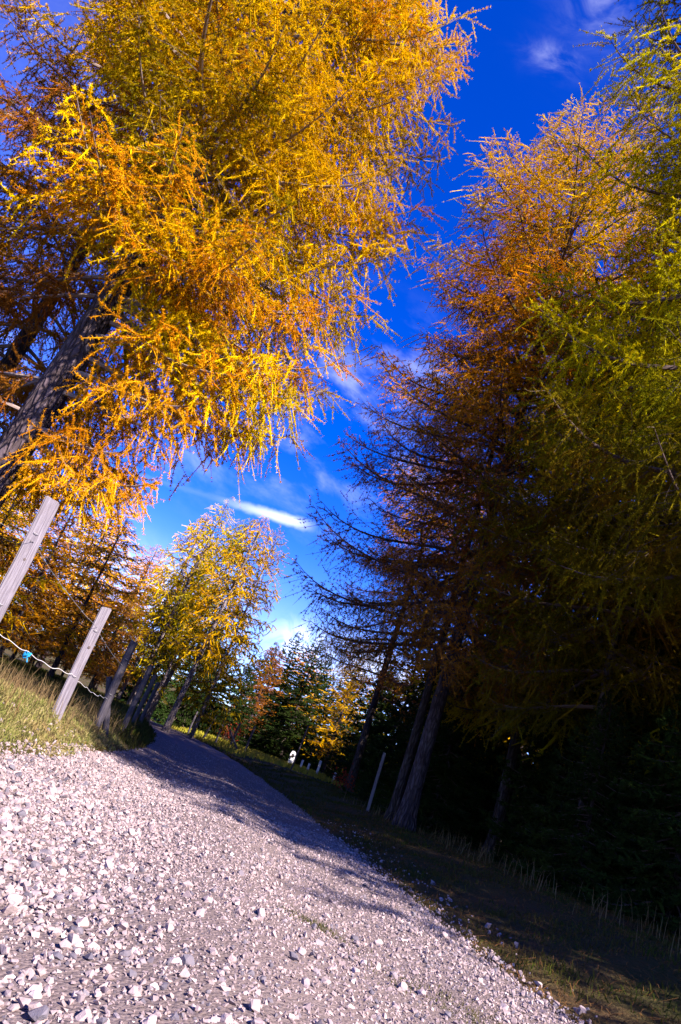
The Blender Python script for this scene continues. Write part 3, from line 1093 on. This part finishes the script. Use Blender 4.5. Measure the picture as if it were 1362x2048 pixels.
larch('green gold larch in the middle of the right wood', 4.95, 10.6, 14.0, 0.085,
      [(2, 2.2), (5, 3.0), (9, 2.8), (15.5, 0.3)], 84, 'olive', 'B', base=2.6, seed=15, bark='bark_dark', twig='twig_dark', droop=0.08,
      leaf_fn=lambda z, a: 'goldgreen' if z > 9.5 else 'olive' if z > 6.5 else 'olive_shaded')  # darker leaf colour lower down stands in for shade
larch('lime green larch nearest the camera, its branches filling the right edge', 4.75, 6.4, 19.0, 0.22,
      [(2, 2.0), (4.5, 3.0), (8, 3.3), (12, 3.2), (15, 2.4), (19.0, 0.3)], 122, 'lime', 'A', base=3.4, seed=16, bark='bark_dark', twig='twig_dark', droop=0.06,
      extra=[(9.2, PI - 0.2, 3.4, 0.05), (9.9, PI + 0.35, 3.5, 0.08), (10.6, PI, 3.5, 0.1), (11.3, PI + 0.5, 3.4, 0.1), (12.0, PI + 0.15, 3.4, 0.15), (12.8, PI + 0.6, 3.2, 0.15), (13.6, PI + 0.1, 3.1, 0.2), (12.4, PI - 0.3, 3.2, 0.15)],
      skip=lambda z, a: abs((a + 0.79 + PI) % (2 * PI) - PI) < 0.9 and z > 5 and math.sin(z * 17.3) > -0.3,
      leaf_fn=lambda z, a: 'olive_shaded' if z < 5.2 else 'olive' if z < 5.9 or z > 11 else 'lime')  # lowest boughs get the leaf colour with shade painted in


larch('dark olive larch behind the lime green one at the right edge', 7.3, 8.8, 17.5, 0.15,
      [(2, 2.4), (6, 3.0), (12, 2.6), (17.5, 0.4)], 84, 'olive_shaded', 'B', base=2.0, seed=17, bark='bark_dark', twig='twig_dark', droop=0.06)


# ------------------------------------------------------------------ smaller and farther trees: baked crowns
def bake_crown(seed, H, R, n, base, style, leafy=1.0, lod='C'):
    r = np.random.default_rng(seed)
    pool = [make_bough(seed * 10 + i, L, lod, leafy, style) for i, L in enumerate((R, R * 0.7, R * 0.4))]
    WV, WF, WT, NV, NF, NT_ = [], [], [], [], [], []
    ow = on = 0
    for j in range(n):
        f = (j + 0.5) / n
        z = base + (H - base) * f + r.normal(0, 0.08)
        if style == 'spruce':
            reach = R * (1 - f) ** 0.9 * r.uniform(0.8, 1.08) + 0.12
            pitch = math.radians(-18 + 45 * f ** 1.5) + r.normal(0, 0.06)
        else:
            reach = R * (min(1, 0.6 + f * 2.2) if f < 0.2 else (1 - ((f - 0.2) / 0.8) ** 1.7)) * r.uniform(0.65, 1.12) + 0.15
            pitch = math.radians(-6 + 42 * f ** 1.5) + r.normal(0, 0.12)
        b = min(pool, key=lambda q: abs(math.log(q['L'] / reach)))
        sc = reach / b['L']
        Mx = (Matrix.Rotation(j * 2.39996 + r.normal(0, 0.3), 3, 'Z') @ Matrix.Rotation(-pitch, 3, 'Y') @ Matrix.Diagonal((sc, sc * r.choice([-1, 1]), 0.5 + 0.5 * sc)))
        Mx = np.array(Mx)
        V, F, T = b['wood']
        WV.append(V @ Mx.T + (0, 0, z)); WF.append(F + ow); WT.append(T); ow += len(V)
        V, F, T = b['leaf']
        NV.append(V @ Mx.T + (0, 0, z)); NF.append(F + on)
        NT_.append(np.clip(T + r.normal(0, 0.12), 0, 1)); on += len(V)
    WV, NV = np.concatenate(WV), np.concatenate(NV)
    WF, NF = np.concatenate(WF), np.concatenate(NF) + len(WV)
    mi = np.concatenate([np.zeros(len(WF)), np.ones(len(NF))])
    return mesh_np('crown', np.concatenate([WV, NV]), [WF, NF], [M['twig_dark'], M['gold']], mi, np.concatenate([np.concatenate(WT), np.concatenate(NT_)]))


CROWNS = {
    'larch': [(bake_crown(51, 10.0, 1.9, 74, 1.2, 'larch'), 10.0), (bake_crown(52, 10.0, 2.2, 72, 1.6, 'larch'), 10.0)],
    'tall': [(bake_crown(53, 10.0, 1.9, 64, 3.2, 'larch', 1.0), 10.0)],
    'spruce': [(bake_crown(54, 10.0, 2.7, 96, 0.15, 'spruce', 1.2), 10.0), (bake_crown(55, 10.0, 2.3, 92, 0.2, 'spruce', 1.2), 10.0)],
}
print('crown tris', {k: [len(m.polygons) for m, _ in v] for k, v in CROWNS.items()})
FAR_TRUNKS = [trunk_mesh('trunk', 10.0, 0.13, 90 + i, M['bark'], (0, 0), 0.08, 10, 24, 0.3)[0] for i in range(2)]


def far_tree(sort, label, x, y, H, leaf, seed, group=None, wide=1.0, lean=(0, 0), bark='bark', twig='twig_dark', fat=1.0):
    r = np.random.default_rng(seed)
    root = empty('spruce_tree' if sort == 'spruce' else 'larch_tree', (x, y, float(land_z(x, y)) - 0.05))
    tag(root, label, 'tree', group)
    root.rotation_euler = (lean[1], lean[0], 0)
    s = H / 10.0
    t = link('trunk', FAR_TRUNKS[seed % 2], root)
    t.scale = (s * fat, s * fat, s)
    t.rotation_euler.z = r.uniform(0, 6)
    t.material_slots[0].link = 'OBJECT'
    t.material_slots[0].material = M[bark]
    me, _ = CROWNS[sort][int(r.integers(0, len(CROWNS[sort])))]
    c = link('crown', me, root)
    c.scale = (s * wide, s * wide, s)
    c.rotation_euler.z = r.uniform(0, 6)
    for i, mname in ((0, twig), (1, leaf)):
        c.material_slots[i].link = 'OBJECT'
        c.material_slots[i].material = M[mname]
    return root


FT = far_tree
G1 = 'larches lining the left side of the far bend'
FT('tall', 'golden larch at the bend with the thick pale trunk', -3.45, 28.0, 9.6, 'gold', 1, G1, 1.0, (0.05, 0), bark='bark_pale', fat=1.0)
FT('larch', 'golden larch with low sweeping branches just behind the thick pale trunk', -2.75, 31.5, 10.4, 'goldgreen', 2, G1, 1.0, (0.03, 0), bark='bark_pale', fat=0.7)
FT('tall', 'olive larch with tall bare trunk, second left of the bend', -4.9, 32.0, 10.6, 'olive', 3, G1, 1.0, (0.10, 0), twig='twig', bark='bark_pale', fat=0.8)
FT('larch', 'pointed green gold larch standing third from the bend', -5.6, 30.5, 10.2, 'goldgreen', 4, G1, 0.95, (0.05, 0), bark='bark_pale', fat=0.75)
FT('tall', 'slender larch trunk between the paired posts and the bend', -5.6, 36.0, 11.5, 'olive', 5, G1, 0.9, (0.06, 0), bark='bark_pale', fat=0.7)
FT('tall', 'thin larch farthest left in the bend row', -7.0, 35.0, 10.5, 'gold', 6, G1, 0.9, (0.04, 0), bark='bark_pale', fat=0.7)
FT('spruce', 'dark spruce behind the bare larch trunks on the left', -6.4, 38.5, 9.5, 'spruce', 7, bark='bark_dark')
FT('spruce', 'small dark spruce filling the gap left of the bend', -4.6, 41.0, 7.2, 'spruce', 8, bark='bark_dark')
FT('larch', 'burnt orange larch behind the second fence post', -7.3, 24.5, 6.2, 'orange', 9, wide=1.5)
FT('larch', 'orange larch left of the second fence post, dark inside', -8.4, 22.5, 6.0, 'orange', 10, wide=1.5)
FT('larch', 'bright yellow larch low at the left edge under the great larch', -8.6, 18.8, 5.6, 'gold', 11, wide=1.6)
FT('larch', 'yellow larch behind the first fence post', -10.5, 21.5, 7.0, 'gold', 12, wide=1.4)
FT('larch', 'tawny larch far back between the left trunks', -10.5, 33.0, 9.5, 'orange', 13, wide=1.3)
FT('spruce', 'sunlit dark green spruce alone in front of the meadow trees', 1.35, 36.5, 6.7, 'spruce', 14, wide=1.75, bark='bark_dark')
FT('larch', 'orange larch left of the sunlit spruce', -0.9, 47.0, 7.0, 'rust', 15, wide=1.4)
FT('larch', 'bright yellow larch right of the sunlit spruce', 4.0, 40.5, 6.8, 'gold', 16, wide=1.7)
FT('larch', 'golden larch behind the sunlit spruce', 1.6, 52.0, 8.4, 'orange', 17, wide=1.6)
G2 = 'dark spruces closing the background'
for i, (x, y, H) in enumerate(((-1.9, 43.0, 5.0), (-3.4, 45, 5.6), (0.3, 54, 9.4), (-1.2, 56, 8.2), (5.3, 52, 8.8), (2.6, 47, 6.3), (0.7, 43.5, 5.3), (4.6, 46, 6.6), (3.2, 56, 8.6), (7.2, 47, 8.2), (8.5, 56, 9.5), (-5.4, 52, 7.6))):
    FT('spruce', 'dark spruce in the shaded background mass beyond the bend', x, y, H, 'spruce', 20 + i, G2, wide=1.6, bark='bark_dark')
G3 = 'shaded trees deep in the right wood'
for i, (s_, x, y, H, lf) in enumerate((('spruce', 6.6, 12.8, 7.5, 'spruce'), ('spruce', 8.0, 16.5, 9.0, 'spruce'), ('spruce', 5.4, 19.8, 7.0, 'spruce'), ('spruce', 8.3, 10.4, 8.0, 'spruce'),
                                       ('spruce', 5.0, 27.5, 7.5, 'spruce'), ('spruce', 7.4, 24.0, 9.0, 'spruce'), ('spruce', 10.5, 14.5, 10.0, 'spruce'), ('spruce', 10.4, 19.5, 10.0, 'spruce'), ('spruce', 12.5, 17, 11, 'spruce'), ('spruce', 4.4, 31.0, 6.0, 'spruce'))):
    FT(s_, 'dark spruce standing in deep shade among the right wood', x, y, H, lf, 40 + i, G3, wide=1.35, bark='bark_dark')
G4 = 'larches rising behind the right wood'
for i, (x, y, H, lf) in enumerate(((9.3, 6.9, 18, 'olive'), (7.0, 12.0, 18, 'olive'), (9.6, 9.6, 18.5, 'olive'), (7.6, 14.6, 16, 'olive'), (7.2, 20.0, 16, 'goldgreen'), (9.6, 12.0, 14, 'olive'), (10.0, 17.5, 16, 'goldgreen'), (6.4, 24.5, 13, 'olive'), (12.0, 22.0, 15, 'olive'))):
    FT('larch', 'olive and gold larch half hidden in the depth of the right wood', x, y, H, lf, 60 + i, G4, wide=1.05, bark='bark_dark')


# small shrubs
def shrub(label, x, y, s, mat, n=420, seed=1):
    r = np.random.default_rng(seed)
    root = empty('shrub', (x, y, float(land_z(x, y))))
    tag(root, label, 'shrub')
    m_ = 9
    dirs = unit(np.stack([r.normal(0, 0.5, m_), r.normal(0, 0.5, m_), np.ones(m_)], -1))
    w = np.linspace(0, 1, 5)
    P = dirs[:, None] * w[None, :, None] * s * r.uniform(0.6, 1.0, (m_, 1, 1))
    V, F = tubes(P, np.full((m_, 5), 0.012 * s) * (1 - 0.6 * w), 4)
    link('stems', mesh_np('stems', V, F, [M['twig_dark']], tone=np.full(len(V), 0.5)), root)
    c = P[r.integers(0, m_, n), r.integers(2, 5, n)] + r.normal(0, 0.16 * s, (n, 3))
    nd = unit(r.normal(size=(n, 3)))
    sd = unit(np.cross(nd, r.normal(size=(n, 3))))
    a, b = 0.07 * s, 0.035 * s
    V = np.stack([c, c + nd * a * 0.5 + sd * b, c + nd * a, c + nd * a * 0.5 - sd * b], 1).reshape(-1, 3)
    F = np.arange(len(V)).reshape(-1, 4)
    link('foliage', mesh_np('foliage', V, F, [mat], tone=np.repeat(r.uniform(0, 1, n), 4)), root)
    return root


shrub('small red leaved shrub in the dark behind the bend fence', -1.45, 35.5, 0.95, M['red'], 260, 2)
shrub('reddish low shrub on the shaded verge left of the grey stake', 3.0, 22.0, 0.7, M['red'], 260, 3)


# ------------------------------------------------------------------ fence posts
def post_mesh(name, w, d, H, mat, seed, round_=False):
    r = np.random.default_rng(seed)
    bm = bmesh.new()
    if round_:
        bmesh.ops.create_cone(bm, cap_ends=True, segments=12, radius1=w / 2, radius2=w / 2 * 0.92, depth=H)
        bmesh.ops.translate(bm, verts=bm.verts, vec=(0, 0, H / 2))
    else:
        bmesh.ops.create_cube(bm, size=1.0)
        bmesh.ops.scale(bm, vec=(w, d, H), verts=bm.verts)
        bmesh.ops.translate(bm, verts=bm.verts, vec=(0, 0, H / 2))
        bmesh.ops.bevel(bm, geom=[e for e in bm.edges], offset=min(w, d) * 0.13, segments=2, affect='EDGES')
    ve = [e for e in bm.edges if abs(e.verts[0].co.z - e.verts[1].co.z) > H * 0.5]
    bmesh.ops.subdivide_edges(bm, edges=ve, cuts=14, use_grid_fill=True)
    ph = r.uniform(0, 6, 4)
    for v in bm.verts:
        q = v.co.z
        v.co.x += 0.035 * w * math.sin(q * 4 + ph[0]) + 0.012 * w * math.sin(q * 13 + ph[1])
        v.co.y += 0.04 * d * math.sin(q * 3.1 + ph[2])
        if q > H * 0.97:
            v.co.z += 0.25 * w * (v.co.x / w) * math.sin(ph[3])
    me = bpy.data.meshes.new(name)
    bm.to_mesh(me)
    bm.free()
    me.materials.append(mat)
    return me


def post(label, x, y, H, w, d, mat, seed, yaw=0.0, tilt=(0, 0), group=None, round_=False, z=None, detail=True, name='fence_post', sink=0.12):
    root = empty(name, (x, y, (float(land_z(x, y)) if z is None else z) - sink))
    root.rotation_euler = (tilt[0], tilt[1], yaw)
    tag(root, label, 'post', group)
    link('shaft', post_mesh('shaft', w, d, H + sink, mat, seed, round_), root)
    if detail:
        r = np.random.default_rng(seed)
        for hz in (0.42, 0.80):
            P = np.array([[[-0.02, -d / 2 + 0.004, 0], [-0.015, -d / 2 - 0.016, 0.002], [0.02, -d / 2 - 0.016, -0.004], [0.026, -d / 2 + 0.004, -0.004]]]) + np.array([0, 0, (H + sink) * hz])
            V, F = tubes(P, np.full((1, 4), 0.003), 5)
            link('staple', mesh_np('staple', V, F, [M['wire']]), root)
        bm = bmesh.new()
        bmesh.ops.create_uvsphere(bm, u_segments=12, v_segments=6, radius=0.5)
        bmesh.ops.scale(bm, vec=(0.030, 0.010, 0.036), verts=bm.verts)
        bmesh.ops.translate(bm, verts=bm.verts, vec=(0.1 * w, -d / 2, (H + sink) * 0.66))
        me = bpy.data.meshes.new('knot')
        bm.to_mesh(me)
        bm.free()
        me.materials.append(M['knot'])
        link('knot', me, root)
    return root


G5 = 'fence posts along the left bank'
p1 = (-2.42, 6.0)
p2 = (-2.11, 7.9)
p3 = (-2.24, 10.6)
post('tall pale weathered post with a knot, nearest at the left edge', *p1, 1.60, 0.135, 0.075, M['post'], 1, 0.35, (0.0, -0.02), G5)
post('pale weathered flat post with two staples, second along the bank', *p2, 1.26, 0.115, 0.075, M['post'], 2, 0.30, (0, -0.005), G5)
post('blue grey shaded post crossed by a leaning brace', *p3, 1.28, 0.12, 0.10, M['post_shaded'], 3, 0.2, (0, 0.0), G5, True)
post('short brace leaning across the shaded third post', -2.05, 10.75, 0.86, 0.10, 0.09, M['post_shaded'], 4, 0.0, (0, -0.36), G5, True, detail=False)
post('shaded post next along the bank past the braced one', -2.36, 13.3, 1.22, 0.11, 0.10, M['post_shaded'], 5, 0.2, (0, 0.02), G5, True, detail=False)
post('thin shaded post at the foot of the bare larch trunks', -2.75, 16.4, 1.2, 0.11, 0.10, M['post_shaded'], 6, 0.2, (0, 0.03), G5, True, detail=False)
post('farthest shaded post before the left bend', -3.1, 19.5, 1.2, 0.11, 0.10, M['post_shaded'], 7, 0.2, (0, 0.02), G5, True, detail=False)
G6 = 'fence posts along the meadow'
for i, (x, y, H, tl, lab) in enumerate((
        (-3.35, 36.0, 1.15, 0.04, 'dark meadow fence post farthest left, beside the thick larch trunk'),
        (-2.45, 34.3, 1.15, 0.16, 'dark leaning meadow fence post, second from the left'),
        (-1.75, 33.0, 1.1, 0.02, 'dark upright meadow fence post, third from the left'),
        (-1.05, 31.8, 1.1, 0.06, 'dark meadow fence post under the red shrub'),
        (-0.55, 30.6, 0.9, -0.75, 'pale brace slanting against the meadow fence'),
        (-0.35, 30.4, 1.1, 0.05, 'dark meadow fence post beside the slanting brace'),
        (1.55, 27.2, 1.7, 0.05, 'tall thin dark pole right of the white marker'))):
    post(lab, x, y, H, 0.10 if i != 6 else 0.06, 0.09, M['post_shaded'], 20 + i, 0.1, (0, tl), G6, True, detail=False)
for i, (x, y, H, lab) in enumerate(((2.25, 33.0, 0.42, 'short white stake nearest the arched marker in the meadow'), (2.55, 32.6, 0.36, 'small white stake in the middle of the meadow row'),
                                    (2.85, 31.0, 0.62, 'taller white stake at the meadow edge'), (3.5, 30.0, 0.40, 'white stake farthest right beside the wood'))):
    post(lab, x, y, H, 0.09, 0.06, M['post_white'], 40 + i, 0.2, (0.0, 0.02), 'white stakes in the meadow', False, detail=False, name='white_stake')
post('grey flat stake standing alone on the right verge', 2.85, 16.4, 1.30, 0.07, 0.05, M['post'], 8, -0.3, (0, 0.0), None, detail=False, name='wooden_stake')


# white arched marker board
def marker(x, y):
    root = empty('marker_board', (x, y, float(land_z(x, y))))
    tag(root, 'white arched marker board with a dark oval opening in the meadow', 'sign')
    n = 20
    bm = bmesh.new()
    W, H, D = 0.26, 0.68, 0.05
    outer = [(-W / 2, 0.0), (W / 2, 0.0)] + [(W / 2 * math.cos(a), H - W / 2 + W / 2 * math.sin(a)) for a in np.linspace(0, math.pi, n)]
    ho = [(0.065 * math.cos(a), 0.46 + 0.10 * math.sin(a)) for a in np.linspace(0, 2 * math.pi, 16, endpoint=False)]
    ov = [bm.verts.new((p[0], 0, p[1])) for p in outer]
    hv = [bm.verts.new((p[0], 0, p[1])) for p in ho]
    ed = [bm.edges.new((ov[i], ov[(i + 1) % len(ov)])) for i in range(len(ov))] + [bm.edges.new((hv[i], hv[(i + 1) % 16])) for i in range(16)]
    bmesh.ops.triangle_fill(bm, use_beauty=True, edges=ed)
    ext = bmesh.ops.extrude_face_region(bm, geom=bm.faces[:])
    bmesh.ops.translate(bm, verts=[g for g in ext['geom'] if isinstance(g, bmesh.types.BMVert)], vec=(0, D, 0))
    bmesh.ops.recalc_face_normals(bm, faces=bm.faces)
    me = bpy.data.meshes.new('board')
    bm.to_mesh(me)
    bm.free()
    me.materials.append(M['post_white'])
    link('board', me, root)
    bm = bmesh.new()
    bmesh.ops.create_cone(bm, cap_ends=True, segments=16, radius1=0.08, radius2=0.08, depth=0.03)
    bmesh.ops.scale(bm, vec=(1, 1.4, 1), verts=bm.verts)
    bmesh.ops.rotate(bm, verts=bm.verts, matrix=Matrix.Rotation(PI / 2, 3, 'X'))
    bmesh.ops.translate(bm, verts=bm.verts, vec=(0, 0.07, 0.46))
    me = bpy.data.meshes.new('dark_panel')
    bm.to_mesh(me)
    bm.free()
    me.materials.append(M['knot'])
    link('dark_panel', me, root)


marker(1.85, 35.0)


# ------------------------------------------------------------------ wires
def wire(name, label, pts, rad, mat, seed, sag=0.05, wob=0.004, n=60, barbs=False, cat='wire'):
    r = np.random.default_rng(seed)
    P = []
    for a, b in zip(pts[:-1], pts[1:]):
        a, b = np.array(a), np.array(b)
        t = np.linspace(0, 1, n, endpoint=False)[:, None]
        q = a + (b - a) * t
        q[:, 2] -= sag * 4 * t[:, 0] * (1 - t[:, 0])
        P.append(q)
    P.append(np.array(pts[-1])[None])
    P = np.concatenate(P)
    s = np.arange(len(P))
    for ax in (0, 2):
        P[:, ax] += wob * (np.sin(s * 0.55 + r.uniform(0, 6)) + 0.6 * np.sin(s * 0.23 + r.uniform(0, 6)))
    V, F = tubes(P[None], np.full((1, len(P)), rad), 6)
    root = link(name, mesh_np(name, V, F, [mat], smooth=True))
    tag(root, label, cat)
    if barbs:
        for i in range(6, len(P) - 3, 9):
            Q = []
            for j in range(2):
                d_ = unit(r.normal(size=3)) * 0.016
                Q.append([P[i] - d_, P[i], P[i] + d_])
            V, F = tubes(np.array(Q), np.full((2, 3), rad * 0.8), 4)
            link('barb', mesh_np('barb', V, F, [mat]), root)
    return root


def on_post(p, d, z):
    return (p[0] + d[0], p[1] + d[1], float(land_z(*p)) + z)


F_ = (0.0, -0.055)
wire('barbed_wire', 'rusty barbed wire strung high between the left fence posts', [(-2.9, 3.6, 1.55), on_post(p1, F_, 1.18), on_post(p2, F_, 1.02), on_post(p3, (0, -0.08), 0.9)], 0.0022, M['wire'], 1, 0.03, 0.002, barbs=True)
wire('fence_rope', 'pale slack rope sagging between the lower fence posts', [(-2.75, 3.6, 0.85), on_post(p1, F_, 0.42), on_post(p2, F_, 0.46), on_post(p3, (0, -0.08), 0.4)], 0.0030, M['rope'], 2, 0.04, 0.009)
# blue twine knotted on the rope
ta, tb = np.array(on_post(p1, F_, 0.42)), np.array(on_post(p2, F_, 0.46))
tc_ = ta + (tb - ta) * 0.42 - np.array([0, 0, 0.05])
r = np.random.default_rng(5)
P = np.array([[tc_ + np.array([0.035 * math.sin(3.1 * s + q), 0.02 * math.cos(4.3 * s + q), -0.03 * s * (q % 2) + 0.02 * math.sin(5 * s + q)]) for s in np.linspace(0, 1.6, 12)] for q in range(5)])
V, F = tubes(P, np.full((5, 12), 0.0048), 5)
tag(link('twine', mesh_np('twine', V, F, [M['twine']], smooth=True)), 'bright blue twine knotted around the slack rope', 'twine')

G7 = 'larches of the wood edge beside the camera'
for i, (x, y, H) in enumerate(((8.9, 0.1, 11.0), (9.9, -0.9, 11.8), (9.2, 0.9, 10.0), (8.5, 2.8, 8.5), (11.0, -0.2, 11.0), (11.5, 3.5, 10.5), (13.1, -1.7, 12.0), (10.5, 1.8, 10.5))):
    FT('larch', 'larch of the wood edge standing right of the camera', x, y, H, 'olive', 70 + i, G7, wide=1.25, bark='bark_dark')
G8 = 'spruces far back in the wood'
for i, (x, y, H) in enumerate(((8.5, 30, 9), (11, 27, 10), (13.5, 24, 10), (15, 20, 11), (14.5, 14, 11), (12.5, 11, 9), (10.8, 34, 10), (7.0, 33, 8), (17, 27, 12), (16.5, 17, 11), (9.4, 39, 9), (13.5, 37, 11), (19, 22, 12))):
    FT('spruce', 'dark spruce far back closing the right wood', x, y, H, 'spruce', 80 + i, G8, wide=1.5, bark='bark_dark')
G9 = 'trees far back on the left'
for i, (x, y, H, lf) in enumerate(((-9.5, 40, 9, 'orange'), (-12.5, 38, 9, 'gold'), (-15, 33, 9, 'orange'), (-13, 27, 7, 'orange'), (-11.5, 18.5, 5.0, 'rust'), (-13.5, 22, 6.0, 'orange'), (-9.6, 27, 5.0, 'rust'), (-6.9, 28.5, 4.6, 'rust'), (-11.5, 29, 6.5, 'rust'), (-15.5, 21, 6.5, 'rust'), (-9.0, 30.5, 4.0, 'rust'), (-12.0, 32, 4.5, 'rust'), (-7.8, 33.5, 4.0, 'rust'), (-14.0, 30, 4.5, 'orange'), (-10.2, 36, 5.5, 'rust'), (-16, 27, 8, 'gold'), (-18, 36, 10, 'orange'), (-8, 46, 9, 'goldgreen'), (-11.5, 48, 10, 'orange'))):
    FT('larch', 'autumn coloured larch of the wooded background behind the left fence', x, y, H, lf, 100 + i, G9, wide=1.6, bark='bark_dark')

G10 = 'young spruces under the right wood'
for i, (x, y, H) in enumerate(((4.72, 9.9, 2.9), (5.5, 9.0, 3.6), (6.5, 7.6, 4.0), (6.3, 10.6, 5.0), (4.6, 17.6, 4.6), (6.0, 14.0, 4.8), (6.9, 9.4, 4.5), (4.3, 20.5, 4.4), (5.6, 6.6, 2.6), (7.6, 6.9, 4.4))):
    FT('spruce', 'low young spruce filling the dark edge of the right wood', x, y, H, 'spruce', 130 + i, G10, wide=1.5, bark='bark_dark')

print('objects', len(bpy.data.objects), 'polygons', sum(len(m.polygons) for m in bpy.data.meshes))
